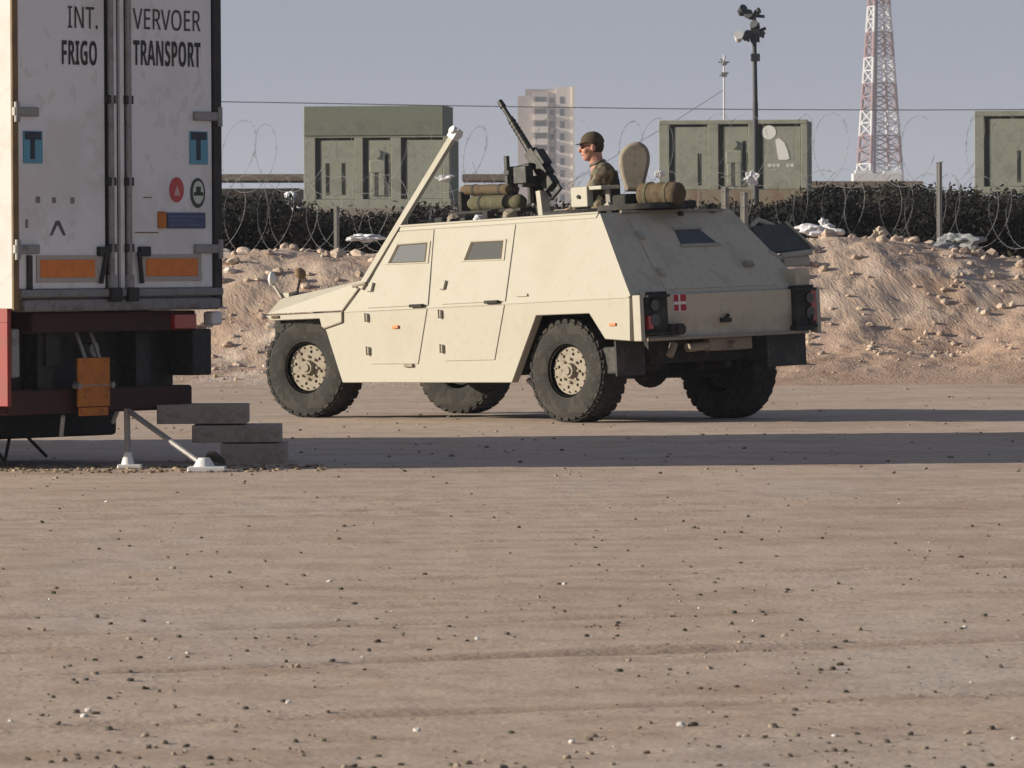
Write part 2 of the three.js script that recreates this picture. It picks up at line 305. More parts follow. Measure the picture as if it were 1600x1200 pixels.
// ------------------------------------------------------------------ far away: high-rise, lattice tower, low walls
{
  const D = 1600, s = D / FOCAL, a = at(810, 402, D), t = thing('apartment_tower', 'slender pale high-rise with stacked balconies on the horizon', 'building', V(a.x, 0, -D), 0);
  const X = px => (px - 810) * s, Y = py => at(810, py, D).y;
  const wall = std({ map: worn([.50, .44, .41], [.42, .37, .34], .5, 9, 107), roughness: .9 }), pale = std({ color: lin(.74, .68, .61), roughness: .9 }), roofTone = std({ color: lin(.34, .29, .28), roughness: .9 }), win = std({ color: lin(.10, .10, .11), roughness: .4 });
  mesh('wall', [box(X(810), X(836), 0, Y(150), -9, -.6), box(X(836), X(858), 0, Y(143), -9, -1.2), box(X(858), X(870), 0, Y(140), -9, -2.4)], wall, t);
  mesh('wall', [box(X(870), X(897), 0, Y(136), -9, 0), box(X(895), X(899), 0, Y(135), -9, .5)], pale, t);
  mesh('roof_block', [box(X(822), X(868), Y(150), Y(139), -8, -3)], roofTone, t);  // roof block in a darker grey-pink than the walls
  for (let i = 0; i < 15; i++) {
    const y = Y(150) - .9 - i * 2.87; if (y < 3) break;
    mesh('balcony', [box(X(836), X(857), y - 1.7, y - .5, -1.4, .9), box(X(835), X(858), y - 1.9, y - 1.7, -1.4, 1)], pale, t);
    mesh('window', [box(X(838), X(855), y - .35, y + .75, -1.3, -1.15)], win, t);
    mesh('window', [box(X(876), X(883), y - .9, y + .7, -.2, .05)], win, t);
    mesh('window', [box(X(860), X(867), y - .7, y + .6, -2.5, -2.35)], win, t);
  }
}
{
  const D = 1500, s = D / FOCAL, t = thing('lattice_tower', 'tall red and white banded lattice mast on the horizon', 'tower', V(at(1375, 402, D).x, 0, -D), 0.35);
  const hazedRed = std({ color: lin(.28, .18, .19), roughness: .8 }), whiteP = std({ color: lin(.58, .58, .60), roughness: .8 });  // red greyed down, distance haze put into the colour
  const half = y => Math.max(.6, (34 - (34 - 15) * (275 - y) / 275) * s * .78), Y = py => at(1375, py, D).y;
  const bands = [[-90, -70], [-70, -30], [-30, 10], [10, 50], [50, 90], [90, 130], [130, 172], [172, 212], [212, 256], [256, 300], [300, 345], [345, 412]];
  bands.forEach(([a, b], i) => {
    const g = [], ha = half(a), hb = half(b), ya = Y(a), yb = Math.max(0, Y(b)), C = [[-1, -1], [1, -1], [1, 1], [-1, 1]];
    for (const [x, z] of C) g.push(bar(V(x * hb, yb, z * hb), V(x * ha, ya, z * ha), .38, .38, 6));
    for (let k = 0; k < 4; k++) { const [x, z] = C[k], [u, w] = C[(k + 1) % 4], ym = (ya + yb) / 2, hm = (ha + hb) / 2;
      for (const [y0, h0, y1, h1] of [[yb, hb, ym, hm], [ym, hm, ya, ha]]) { g.push(bar(V(x * h0, y0, z * h0), V(u * h1, y1, w * h1), .16, .16, 5), bar(V(u * h0, y0, w * h0), V(x * h1, y1, z * h1), .16, .16, 5), bar(V(x * h1, y1, z * h1), V(u * h1, y1, w * h1), .16, .16, 5)); } }
    mesh('tower_section', g, i % 2 ? whiteP : hazedRed, t);
  });
  mesh('cable_ladder', [beam(V(-half(412) * .82, 0, half(412) * 1.12), V(-half(-90) * .78, Y(-90), half(-90) * 1.14), .5, .35)], std({ color: lin(.10, .04, .06), roughness: .8 }), t);
}
{
  const w = thing('white_building', 'low white building at the foot of the banded mast', 'building', V(at(1372, 402, 1380).x, 0, -1380), 0), s = 1380 / FOCAL, Y = py => at(1372, py, 1380).y;
  mesh('wall', [box(-38 * s, 36 * s, 0, Y(271), -8, 0)], M.whitePlain, w); mesh('roof', [box(-34 * s, -8 * s, Y(271), Y(266), -6, -1), box(10 * s, 38 * s, Y(271), Y(267), -6, -1)], M.whitePlain, w);
}
function lowWall(px0, px1, py, D, label, dip) {
  const a = at(px0, py, D), b = at(px1, py, D), t = thing('low_building', label, 'building', V(a.x, 0, -D), 0), L = b.x - a.x;
  mesh('wall', [box(.3, L - .3, 0, a.y - .5, -6, -.45)], M.mud, t);
  mesh('roof', [solid([[[0, a.y - .22, 0], [L, b.y - .22 + dip, 0], [L, b.y - .22 + dip, -7], [0, a.y - .22, -7]], [[0, a.y, 0], [L, b.y + dip, 0], [L, b.y + dip, -7], [0, a.y, -7]], [[0, a.y - .22, 0], [L, b.y - .22 + dip, 0], [L, b.y + dip, 0], [0, a.y, 0]], [[0, a.y - .22, -7], [L, b.y - .22 + dip, -7], [L, b.y + dip, -7], [0, a.y, -7]], [[0, a.y - .22, 0], [0, a.y, 0], [0, a.y, -7], [0, a.y - .22, -7]], [[L, b.y - .22, 0], [L, b.y, 0], [L, b.y, -7], [L, b.y - .22, -7]]])], std({ map: worn([.26, .21, .16], [.19, .15, .115], .7, 3, 109), roughness: .95 }), t);
  return t;
}
lowWall(180, 480, 272, 230, 'long low brown shed between trailer and left container', 0);
lowWall(722, 812, 272, 236, 'low brown flat roofed shed behind the machine gun', 0);
lowWall(1258, 1442, 283, 226, 'low brown flat roofed shed right of the middle container', 0);

// ------------------------------------------------------------------ green shelters
function container(label, px0, px1, pyTop, pyBot, D, o) {
  const s = D / FOCAL, a = at(px0, pyBot, D), b = at(px1, pyTop, D), H = b.y - a.y, t = thing('shelter_container', label, 'container', V(a.x, a.y, -D), -.10, 'green shelter containers on the bank'), X = px => (px - px0) * s, Y = py => (pyBot - py) * s, rec = .06, W = X(px1);
  mesh('body', [box(.02, W - .02, .06, H - .02, -2.5, -.38, .02)], M.green, t);
  // front frame: posts, top and bottom rails, standing proud of the recessed panels
  let x = 0; const posts = []; for (const [p0, p1] of o.bays) { posts.push([x, X(p0)]); x = X(p1); } posts.push([x, W]);
  for (const [u, w] of posts) mesh('post', [box(u, w, Y(o.sill), Y(o.head), -.39, 0, .012)], M.greenPale, t);
  mesh('top_rail', [box(0, W, Y(o.head), H, -.39, .004, .015)], M.greenPale, t);
  mesh('bottom_rail', [box(-.04, W + .04, 0, Y(o.sill), -.39, .03, .015)], o.ledge, t);
  o.bays.forEach(([p0, p1], i) => {
    const d = mesh('door_panel', [box(X(p0) + .14, X(p1) - .015, Y(o.sill) + .01, Y(o.head) - .07, -rec - .06, -rec + .018, .008)], M.greenPale, t);
    if (i === o.valve) {
      const c = (X(p0) + X(p1)) / 2; mesh('lock_gear', [box(c - .16, c - .06, Y(o.sill) + .1, Y(o.sill) + .95, -rec, .0, .01), box(c + .06, c + .2, Y(o.sill) + .1, Y(o.sill) + .8, -rec, .0, .01), box(c - .2, c + .22, Y(o.sill) + .72, Y(o.sill) + 1.05, -rec, .01, .02), disc(V(c - .02, Y(o.sill) + 1.22, -rec + .04), .12, .08)], M.greenPale, d);
      mesh('slot', [box(X(p1) - .16, X(p1) - .07, Y(o.sill) + .35, Y(o.head) - .45, -rec, -rec + .021)], M.greenDark, d);
    } else for (const k of o.slots[i] || []) mesh('slot', [box(X(k) - .05, X(k) + .05, Y(o.sill) + .12, Y(o.sill) + .98, -rec, -rec + .021)], M.greenDark, d);
  });
  return { t, X, Y, W, H, rec };
}
{
  const c = container('green container with a plain box on its roof, left of the gun', 475, 704, 212, 328, 185, { bays: [[493, 555], [568, 612], [628, 694]], head: 216, sill: 312, ledge: M.greenPale, valve: 1, slots: [[512, 537], [], []] });
  mesh('roof_box', [box(c.X(475), c.X(695), c.H, c.H + 47 * 185 / FOCAL, -2.4, .03, .03)], M.green, c.t);
}
{
  const c = container('green container with white painted emblem beside the floodlight pole', 1030, 1262, 187, 324, 185, { bays: [[1046, 1106], [1123, 1170], [1184, 1252]], head: 195, sill: 297, ledge: std({ map: worn([.26, .22, .155], [.24, .15, .10], .8, 1.1, 113), roughness: .9 }), valve: 1, slots: [[1093], [], []] });
  const z = -c.rec + .019, k = 185 / FOCAL, em = [disc(V(c.X(1202), c.Y(208), z), 11 * k, .01)];
  em.push(plate([[1212, 220], [1218, 217], [1226, 224], [1231, 236], [1234, 249], [1230, 251], [1217, 251], [1215, 240]].map(([a, b]) => [c.X(a), c.Y(b)]).reverse(), .012).translate(0, 0, z - .004));
  mesh('white_emblem', em, M.paintWhite, c.t);
  const dash = []; for (const [a, b] of [[1200, 1206], [1207.5, 1212], [1213.5, 1219], [1229, 1233], [1234.5, 1241]]) dash.push(box(c.X(a), c.X(b), c.Y(262), c.Y(257), z - .003, z + .004)); mesh('faint_lettering', dash, M.paintFaint, c.t);
}
container('green container cut off by the right edge of the view', 1523, 1770, 172, 305, 185, { bays: [[1538, 1606], [1622, 1670], [1690, 1760]], head: 182, sill: 292, ledge: M.greenPale, valve: 1, slots: [[1592], [], []] });

// ------------------------------------------------------------------ masts, wires, razor wire
{
  const D = 150, s = D / FOCAL, b = at(1181, 340, D), t = thing('floodlight_pole', 'dark pole with a cluster of floodlights in front of middle container', 'light pole', V(b.x, bankH(b.x, -D) - .1, -D), 0), Y = py => at(1181, py, D).y - t.position.y, X = px => (px - 1181) * s;
  mesh('pole', [bar(V(0, 0, 0), V(0, Y(160), 0), .075, .06, 10), bar(V(0, Y(160), 0), V(-.02, Y(20), 0), .055, .045, 10)], M.pole, t);
  mesh('bracket', [bar(V(X(1156), Y(22), 0), V(X(1196), Y(26), 0), .035), bar(V(X(1164), Y(58), 0), V(X(1198), Y(44), 0), .035), box(X(1174), X(1188), Y(66), Y(36), -.1, .1)], M.pole, t);
  for (const [px, py, w, h, a] of [[1160, 16, 13, 13, .3], [1172, 24, 14, 12, -.2], [1184, 18, 9, 9, .5], [1168, 57, 14, 15, .2], [1182, 40, 13, 13, -.3], [1191, 54, 9, 9, .1], [1179, 64, 12, 10, 0]]) {
    const g = new THREE.CylinderGeometry(w * s * .55, w * s * .32, h * s, 12, 1).rotateX(1.15).rotateY(a * 2); mesh('floodlight', [g.translate(X(px), Y(py), .1), bar(V(X(px), Y(py), .05), V(X(px) + .04, Y(py) - h * s * .5, 0), .03)], M.pole, t);
  }
  mesh('floodlight', [new THREE.CylinderGeometry(.1, .08, .24, 12).rotateX(1.2).translate(X(1155), Y(58), .12)], M.whitePlain, t);
  mesh('junction_box', [box(-.1, .1, Y(96), Y(84), .05, .2, .01)], M.pole, t);
}
{
  const D = 200, s = D / FOCAL, b = at(1132, 340, D), t = thing('radio_mast', 'thin pale radio mast with small aerials behind middle container', 'mast', V(b.x, 2.6, -D), 0), Y = py => at(1132, py, D).y - 2.6;
  mesh('mast', [bar(V(0, 0, 0), V(0, Y(86), 0), .035, .02, 8)], M.whitePlain, t);
  mesh('aerial', [bar(V(-.16, Y(97), 0), V(.16, Y(97), 0), .02), bar(V(-.1, Y(92), 0), V(.1, Y(100), 0), .02), bar(V(.05, Y(88), .1), V(-.05, Y(102), .1), .02), box(-.08, .08, Y(102), Y(96), -.06, .06)], M.steel, t);
  mesh('aerial', [bar(V(-.12, Y(118), 0), V(.14, Y(114), 0), .022), box(-.07, .09, Y(120), Y(113), -.06, .06)], M.steel, t);
  const g = at(1050, 192, D), h = at(1131, 140, D); mesh('guy_wire', [bar(V(g.x - t.position.x, g.y - 2.6, 0), V(h.x - t.position.x, h.y - 2.6, 0), .009), bar(V(g.x - t.position.x, g.y - 2.6, 0), V(g.x - t.position.x - 3.1, g.y - 4.4, 0), .009)], M.wire, t);
}
{
  const D = 165, p = [[-700, 149], [345, 159], [760, 166], [1180, 171], [1600, 171], [2300, 160]].map(q => at(q[0], q[1], D)), t = thing('overhead_cable', 'thin overhead cable spanning the sky above the containers', 'cable', V(p[0].x, 0, -D), 0);
  mesh('cable', [new THREE.TubeGeometry(new THREE.CatmullRomCurve3(p.map(q => q.clone().sub(t.position))), 160, .012, 5)], M.wire, t);
  for (const q of [p[0], p[p.length - 1]]) mesh('pole', [bar(V(q.x - t.position.x, 0, 0), V(q.x - t.position.x, q.y + .3, 0), .12, .09)], M.pole, t);
}
function coil(label, x0, x1, y, z, r, pitch, ph, wob) {
  const t = thing('razor_wire_coil', label, 'razor wire', V(x0, y, z), 0, 'razor wire coils along the berm crest');
  class Helix extends THREE.Curve { getPoint(u) { const x = u * (x1 - x0), a = x / pitch * 6.2832 + ph, q = nz(x * .9 + ph, ph * 3), R = r * (1 + .16 * q); return V(x + .24 * pitch * Math.sin(a * .5 + ph) + (.62 + .25 * nz(x * 1.3, ph)) * R * Math.cos(a) + .2 * Math.sin(a) * wob, R * Math.sin(a) + .07 * nz(x * .4, ph), R * Math.cos(a) * .75); } }
  const n = Math.ceil((x1 - x0) / pitch * 26);
  mesh('wire', [new THREE.TubeGeometry(new Helix(), n, .0023, 4)], M.wire, t);
  const h = new Helix(), g = []; for (let i = 0; i < n * 1.2; i++) { const p = h.getPoint(rnd()); g.push(bar(p.clone().add(V(-.018, -.014, 0)), p.clone().add(V(.018, .014, .004)), .003, .001, 3)); }
  tag(mesh('barb', g, M.wire, t), null, null, null, 'stuff'); return t;
}
coil('lower coil of razor wire left of the vehicle on the berm', -8.5, -.9, 2.02, -86.6, .47, .30, 0, .2);
coil('lower coil of razor wire behind and right of the vehicle', -.7, 8.6, 2.05, -86.7, .48, .33, 2, .2);
coil('upper coil of razor wire left of the vehicle against the sky', -8.6, -.3, 2.74, -87.0, .45, .50, 1, .25);
coil('upper coil of razor wire right of the vehicle against the sky', -.1, 8.7, 2.78, -87.0, .46, .55, 3.3, .25);
function picket(px, pyT, pyB, D, label, m = M.picket, r = .035) {
  const a = at(px, pyB, D), b = at(px, pyT, D), t = thing('fence_picket', label, 'fence post', V(a.x, a.y - .25, -D), 0, 'steel pickets of the razor wire'), h = b.y - a.y + .25;
  mesh('post', [box(-r, r, 0, h, -.006, .006), box(-.006, .006, 0, h, -r, r)], m, t); const c = []; for (let i = 1; i < 4; i++) c.push(bar(V(-r, h * i / 4 + .3, 0), V(r * 1.5, h * i / 4 + .33, .02), .006)); mesh('wire_hook', c, M.wire, t);
}
picket(1468, 253, 384, 85.6, 'tall pale steel picket on the berm right of the vehicle');
picket(526, 322, 380, 86, 'short pale picket in front of the left container');
picket(1133, 292, 352, 85.4, 'pale picket just left of the white bag behind the roof', M.picket, .05);
picket(1163, 300, 352, 86.2, 'pale picket with dark top right of its neighbour behind the roof', M.picket, .05);

// litter caught on the berm and the wire
function litter(label, px, py, D, w, h, m, cat = 'plastic bag', onBerm) {
  const g = mergeVertices(new THREE.IcosahedronGeometry(1, 7).deleteAttribute('normal').deleteAttribute('uv')), p = g.attributes.position, k = rr(0, 50);
  for (let i = 0; i < p.count; i++) { const v = V(0, 0, 0).fromBufferAttribute(p, i), q = .82 + 1.15 * fbm(v.x * 1.3 + k, v.y * .9, v.z * 1.3, 2) + .30 * Math.abs(fbm(v.x * 2.6 + k, v.y * 1.3, v.z * 2.6, 2)); p.setXYZ(i, v.x * q * w / 2, v.y * q * h / 2, v.z * q * w * .35); }
  const n = g.toNonIndexed(); n.computeVertexNormals(); n.setAttribute('uv', new THREE.Float32BufferAttribute(new Float32Array(n.attributes.position.count * 2), 2));
  const a = at(px, py, D), o = mesh(cat === 'stone' ? 'pale_stone' : 'plastic_bag', [n], m, scene); o.position.copy(a); return tag(o, label, cat);
}
litter('crumpled white plastic bag on berm crest beside the vehicle rear', 1284, 358, 84.2, .5, .14, M.bagWhite);
litter('small white plastic scrap in the scrub above the crumpled bag', 1288, 347, 86, .11, .1, M.bagWhite);
litter('large grey plastic bag on the berm at the tall picket', 1496, 380, 84.6, .62, .24, M.bagGrey);
litter('pale stone lying below the grey plastic bag on berm', 1512, 398, 83.6, .16, .17, std({ map: worn([.55, .5, .43], [.4, .34, .27], .6, .3, 127) }), 'stone');
litter('pale block on the berm crest between bag and picket', 1374, 364, 84, .2, .15, std({ map: worn([.47, .41, .34], [.36, .29, .22], .6, .3, 131) }), 'stone');
litter('white plastic scrap hung at the left corner of left container', 453, 308, 92, .16, .17, M.bagWhite);
litter('white plastic scrap below the left container corner', 463, 327, 92, .15, .08, M.bagWhite);
litter('flat white plastic sheet on the berm before the windscreen', 574, 372, 85.6, .42, .1, M.bagWhite);
litter('round white plastic bag caught on wire before middle container', 1174, 278, 87.4, .17, .18, M.bagWhite);
litter('tiny white plastic scrap above the brown canvas roll', 1031, 272, 87.4, .11, .12, M.bagWhite);
litter('white plastic scrap hanging before the left container doors', 694, 278, 87.4, .24, .08, M.bagWhite);

// ------------------------------------------------------------------ refrigerated trailer
{
  const PHI = 57 * Math.PI / 180, t = thing('refrigerated_trailer', 'white refrigerated trailer seen from its shaded rear doors', 'trailer', V(-3.444, 0, -47.402), PHI);
  // local: x across the rear, y up, z out of the rear face; the trailer runs away along -z
  const Wd = 2.47, Ht = 4.0, Lg = 9.8;
  mesh('body', [box(.02, Wd - .02, 1.14, Ht - .02, -Lg, -.05)], M.truckWhite, t);
  mesh('side_wall', [box(-.012, .02, 1.13, Ht, -Lg, -.014, .004)], M.truckSideDimmed, t);
  { const g = []; for (let i = 0; i < 10; i++) g.push(box(-.022, -.010, 1.2, Ht - .1, -1.0 - i * 1.2, -.96 - i * 1.2)); mesh('side_rib', g, M.truckWhite, t); }
  mesh('corner_post', [box(-.014, .05, 1.12, Ht, -.013, .002, .003)], M.brownEdge, t);
  mesh('corner_post', [box(2.375, Wd, 1.12, Ht, -.06, .012, .008)], M.black, t);
  mesh('roof_rail', [box(-.015, Wd, Ht - .1, Ht, -.06, .01, .008)], M.black, t);
  const dl = mesh('door', [box(.056, 1.07, 1.262, Ht - .11, -.05, -.004, .012)], M.truckWhite, t), dr = mesh('door', [box(1.385, 2.37, 1.262, Ht - .11, -.05, -.004, .012)], M.truckWhite, t);
  mesh('door_seal', [box(1.075, 1.38, 1.262, Ht - .11, -.05, -.02)], M.seal, t);
  mesh('lock_rod', [bar(V(1.115, 1.2, .012), V(1.115, Ht - .1, .012), .024, .024, 12), bar(V(1.115, 1.23, .012), V(1.115, 1.36, .012), .038, .038, 12)], M.steel, t);
  mesh('lock_rod', [bar(V(1.325, 1.2, .012), V(1.325, Ht - .1, .012), .024, .024, 12), bar(V(1.325, 1.23, .012), V(1.325, 1.36, .012), .038, .038, 12)], M.steel, t);
  mesh('door_edge', [box(1.155, 1.20, 1.262, Ht - .11, -.03, .004, .006), box(1.243, 1.29, 1.262, Ht - .11, -.03, .004, .006)], M.truckWhite, t);
  for (const [x, y, d] of [[1.115, 2.02, 1], [1.325, 2.02, 1], [1.115, 1.55, -1], [1.325, 1.55, 1], [1.325, 2.6, 1], [1.115, 2.6, -1]]) mesh('rod_guide', [box(x - .045, x + .045, y - .03, y + .03, -.02, .03, .006)], M.black, t);
  for (const [x, s] of [[.98, 1], [1.47, -1]]) mesh('door_handle', [bar(V(x, 1.30, .02), V(x + .05 * s, 1.52, .03), .017), box(x - .02, x + .1, 1.49, 1.56, -.01, .03, .006)], M.black, t);
  for (const y of [3.55, 2.495, 1.54]) for (const [a, b] of [[-.015, .265], [2.13, 2.44]]) mesh('hinge', [box(a, b, y - .03, y + .035, -.01, .024, .008), bar(V(a < 1 ? .01 : 2.43, y - .07, .02), V(a < 1 ? .01 : 2.43, y + .07, .02), .022)], M.steel, t);
  mesh('hinge_post', [box(.135, .185, 1.262, 1.5, -.004, .02, .006)], M.black, t);
  // orange reflective plates with pale frames
  for (const [a, b, y0, y1] of [[.288, .923, 1.345, 1.469], [1.536, 2.168, 1.348, 1.474]]) { const p = mesh('reflector_plate', [box(a, b, y0, y1, 0, .012, .004)], M.plateOrange, t); mesh('plate_frame', [box(a - .04, b + .05, y0 - .035, y1 + .03, -.003, .006, .003)], std({ color: lin(.42, .38, .34), roughness: .7 }), p); }
  // lettering, printed on a sheet laid on each door
  function print(parent, x0, x1, y0, y1, draw, label) {
    const w = Math.round((x1 - x0) * 560), h = Math.round((y1 - y0) * 560), c = document.createElement('canvas'); c.width = w; c.height = h; const g = c.getContext('2d'); g.clearRect(0, 0, w, h);
    draw(g, x => (x - x0) * 560, y => (y1 - y) * 560);
    const tx = new THREE.CanvasTexture(c); tx.colorSpace = THREE.SRGBColorSpace; tx.minFilter = tx.magFilter = THREE.LinearFilter; tx.generateMipmaps = false;
    const m = mesh('lettering', [new THREE.PlaneGeometry(x1 - x0, y1 - y0).translate((x0 + x1) / 2, (y0 + y1) / 2, .0)], std({ map: tx, transparent: true, alphaTest: .35, roughness: .6 }), parent, true); return m;
  }
  function word(g, X, Y, s, x0, x1, y0, y1, weight, col) {
    g.fillStyle = col; g.font = `${weight} 100px sans-serif`; g.textBaseline = 'alphabetic'; g.textAlign = 'left';
    const w = g.measureText(s).width; g.save(); g.translate(X(x0), Y(y0)); g.scale((X(x1) - X(x0)) / w, (Y(y0) - Y(y1)) / 73); g.fillText(s, 0, 0); g.restore();
  }
  print(dl, .5, 1.05, 2.78, 3.3, (g, X, Y) => { word(g, X, Y, 'INT.', .625, 1.0, 3.095, 3.25, 'normal', '#30302f'); word(g, X, Y, 'FRIGO', .549, .982, 2.838, 3.008, 'bold', '#1b1b1d'); });
  print(dr, 1.39, 2.3, 2.78, 3.3, (g, X, Y) => { word(g, X, Y, 'VERVOER', 1.408, 2.233, 3.107, 3.256, 'normal', '#30302f'); word(g, X, Y, 'TRANSPORT', 1.406, 2.231, 2.85, 3.029, 'bold', '#1b1b1d'); });
  for (const [par, a, b, y0, y1] of [[dl, .106, .325, 2.14, 2.365], [dr, 2.085, 2.305, 2.15, 2.387]]) {
    const p = mesh('door_sign', [box(a, b, y0, y1, -.004, .006, .003)], std({ color: lin(.09, .30, .42), roughness: .5 }), par); p.userData.label = 'blue sign with a dark letter T';
    const c = (a + b) / 2 - .01, w = (b - a); p.parent.add(p); mesh('sign_letter', [box(a + .01, b - .02, y1 - .06, y1 - .005, .005, .008), box(c - w * .12, c + w * .12, y0 + .03, y1 - .05, .005, .008)], std({ color: lin(.02, .03, .045), roughness: .6 }), par);
  }
  { const e = (x, y, rx, ry, z, m, n) => { const q = new THREE.CylinderGeometry(1, 1, .006, 28).rotateX(Math.PI / 2).scale(rx, ry, 1).translate(x, y, z); return mesh(n, [q], m, dr); };
    e(1.923, 1.966, .085, .09, 0, std({ color: lin(.50, .05, .055), roughness: .5 }), 'round_sticker'); mesh('sticker_mark', [plate([[1.885, 1.925], [1.923, 2.0], [1.961, 1.925]], .003).translate(0, 0, .0022)], std({ color: lin(.62, .40, .38) }), dr);
    e(2.182, 1.944, .088, .108, 0, std({ color: lin(.02, .04, .03), roughness: .5 }), 'round_sticker'); e(2.182, 1.948, .066, .082, .0024, std({ color: lin(.55, .60, .52), roughness: .5 }), 'round_sticker');
    mesh('sticker_mark', [box(2.125, 2.24, 1.925, 1.95, .004, .0075), box(2.155, 2.21, 1.95, 1.99, .004, .0075)], std({ color: lin(.03, .05, .035) }), dr); }
  mesh('number_plate', [box(1.80, 2.268, 1.689, 1.803, -.004, .008, .003)], std({ color: lin(.035, .06, .15), roughness: .5 }), dr);
  { const ln = []; for (const [a, b, y] of [[1.83, 2.24, 1.775], [1.83, 2.12, 1.745], [1.83, 2.2, 1.715]]) { let x = a; while (x < b) { const w = rr(.02, .06); ln.push(box(x, Math.min(b, x + w), y - .006, y + .006, .007, .0095)); x += w + .012; } } mesh('faint_lettering', ln, std({ color: lin(.12, .15, .24) }), dr); }
  mesh('side_marker', [box(1.69, 1.775, 1.69, 1.81, -.004, .02, .008)], M.plateOrangeOld, dr);
  mesh('door_scratch', [box(1.42, 1.70, 1.655, 1.663, -.004, -.001), box(1.52, 1.62, 1.905, 1.913, -.004, -.001)], M.brownEdge, dr);
  mesh('small_mark', [box(.25, .30, 1.865, 1.91, -.004, -.0015), box(.44, .485, 1.865, 1.905, -.004, -.0015), box(.655, .70, 1.862, 1.905, -.004, -.0015), box(.13, .16, 1.69, 1.75, -.004, -.0015)], std({ color: lin(.22, .20, .17) }), dl);
  mesh('small_mark', [plate([[.41, 1.638], [.44, 1.638], [.502, 1.715], [.565, 1.638], [.60, 1.638], [.525, 1.742], [.48, 1.742]], .003).translate(0, 0, -.0045)], std({ color: lin(.10, .10, .11) }), dl);
  // rear sill, chassis
  mesh('rear_sill', [box(.05, 2.46, 1.205, 1.262, -.2, .03, .012), box(.1, 2.45, 1.105, 1.195, -.2, .015, .02), box(.05, 2.46, 1.19, 1.21, -.2, -.02)], M.bumper, t);
  mesh('latch_block', [box(1.06, 1.19, 1.17, 1.27, .02, .06, .01), box(1.27, 1.39, 1.17, 1.27, .02, .06, .01)], M.black, t);
  mesh('cross_member', [box(.3, 2.26, .955, 1.10, -.35, -.08, .015)], M.redBrown, t);
  mesh('chassis_beam', [box(.62, .78, .72, 1.12, -Lg, -.2), box(1.69, 1.85, .72, 1.12, -Lg, -.2), box(.3, 2.2, .62, .95, -.9, -.7), box(.15, 2.3, .42, .80, -1.5, -1.3)], M.black, t);
  mesh('underrun_bar', [box(.12, 2.33, .385, .56, -.32, -.16, .02)], M.redBrown, t);
  for (const x of [.55, 1.72]) mesh('underrun_bracket', [box(x, x + .17, .4, 1.0, -.34, -.22)], M.black, t);
  mesh('rear_panel', [box(.14, 2.36, .40, .97, -.44, -.36)], M.black, t);
  mesh('tail_lamp', [box(1.95, 2.22, .965, 1.075, -.1, -.04, .01)], M.redLens, t);
  mesh('lamp_box', [box(2.2, 2.43, .63, .965, -.3, -.06, .015)], M.black, t);
  mesh('lamp_box', [box(.045, .135, .65, .99, -.3, -.06, .015)], M.steel, t);
  mesh('marker_lamp', [box(2.40, 2.53, .99, 1.09, -.12, -.03, .02)], M.whitePlain, t);
  mesh('small_lamp', [box(.26, .38, .66, .77, -.4, -.34, .015)], M.steel, t);
  mesh('small_lamp', [disc(V(.80, .86, -.3), .05, .06), disc(V(1.29, .83, -.3), .055, .06)], M.steel, t);
  mesh('warning_plate', [box(.84, 1.215, .43, .775, -.1, -.08, .006), box(.86, 1.2, .365, .425, -.1, -.085, .004)], M.plateOrangeOld, t);
  mesh('plate_bracket', [bar(V(.82, .58, -.09), V(1.245, .58, -.09), .012), bar(V(.95, .76, -.1), V(.95, 1.0, -.2), .015), bar(V(1.12, .76, -.1), V(1.12, 1.0, -.2), .015), disc(V(.83, .58, -.085), .022, .05), disc(V(1.23, .58, -.085), .022, .05)], M.steel, t);
  mesh('strut', [bar(V(.95, .36, -.3), V(1.06, .22, -.4), .016), bar(V(1.62, .42, -.3), V(1.68, .30, -.4), .016)], M.whitePlain, t);
  mesh('side_skirt', [box(-.02, .02, .45, 1.035, -5.6, -.05, .006), box(-.025, .02, 1.035, 1.13, -Lg, -.05)], M.red, t);
  mesh('side_skirt', [box(2.43, 2.46, .45, 1.035, -5.6, -.6, .006)], M.red, t);
  mesh('storage_box', [box(.1, 2.35, .19, .62, -2.2, -.85, .03)], std({ map: worn([.022, .028, .03], [.05, .05, .045], .6, .7, 137) }), t);
  mesh('strap', [bar(V(.75, .2, -.8), V(.85, .04, -.75), .012), bar(V(.98, .2, -.8), V(.86, .04, -.75), .012), bar(V(1.45, .2, -1.0), V(1.62, .05, -.95), .012), bar(V(.2, .3, -.8), V(.12, .03, -.7), .014)], M.black, t);
  // wheels, ahead of the rear overhang
  for (const z of [-2.7, -3.95, -5.2]) for (const x of [.02, 2.13]) { const w = new THREE.Group(); w.name = 'wheel'; w.position.set(x + .16, .5, z); t.add(w); mesh('tyre', [new THREE.TorusGeometry(.375, .125, 10, 28).rotateY(Math.PI / 2).scale(1.3, 1, 1)], M.rubber, w); mesh('rim', [disc(V(0, 0, 0), .28, .2, 'x', 24)], M.steel, w); }
  for (const z of [-2.7, -3.95, -5.2]) mesh('axle', [bar(V(.2, .5, z), V(2.27, .5, z), .07)], M.black, t);
  for (const x of [.45, 1.9]) mesh('landing_leg', [box(x, x + .14, .05, 1.1, -7.6, -7.46), box(x - .07, x + .21, 0, .05, -7.65, -7.4)], M.black, t);
}
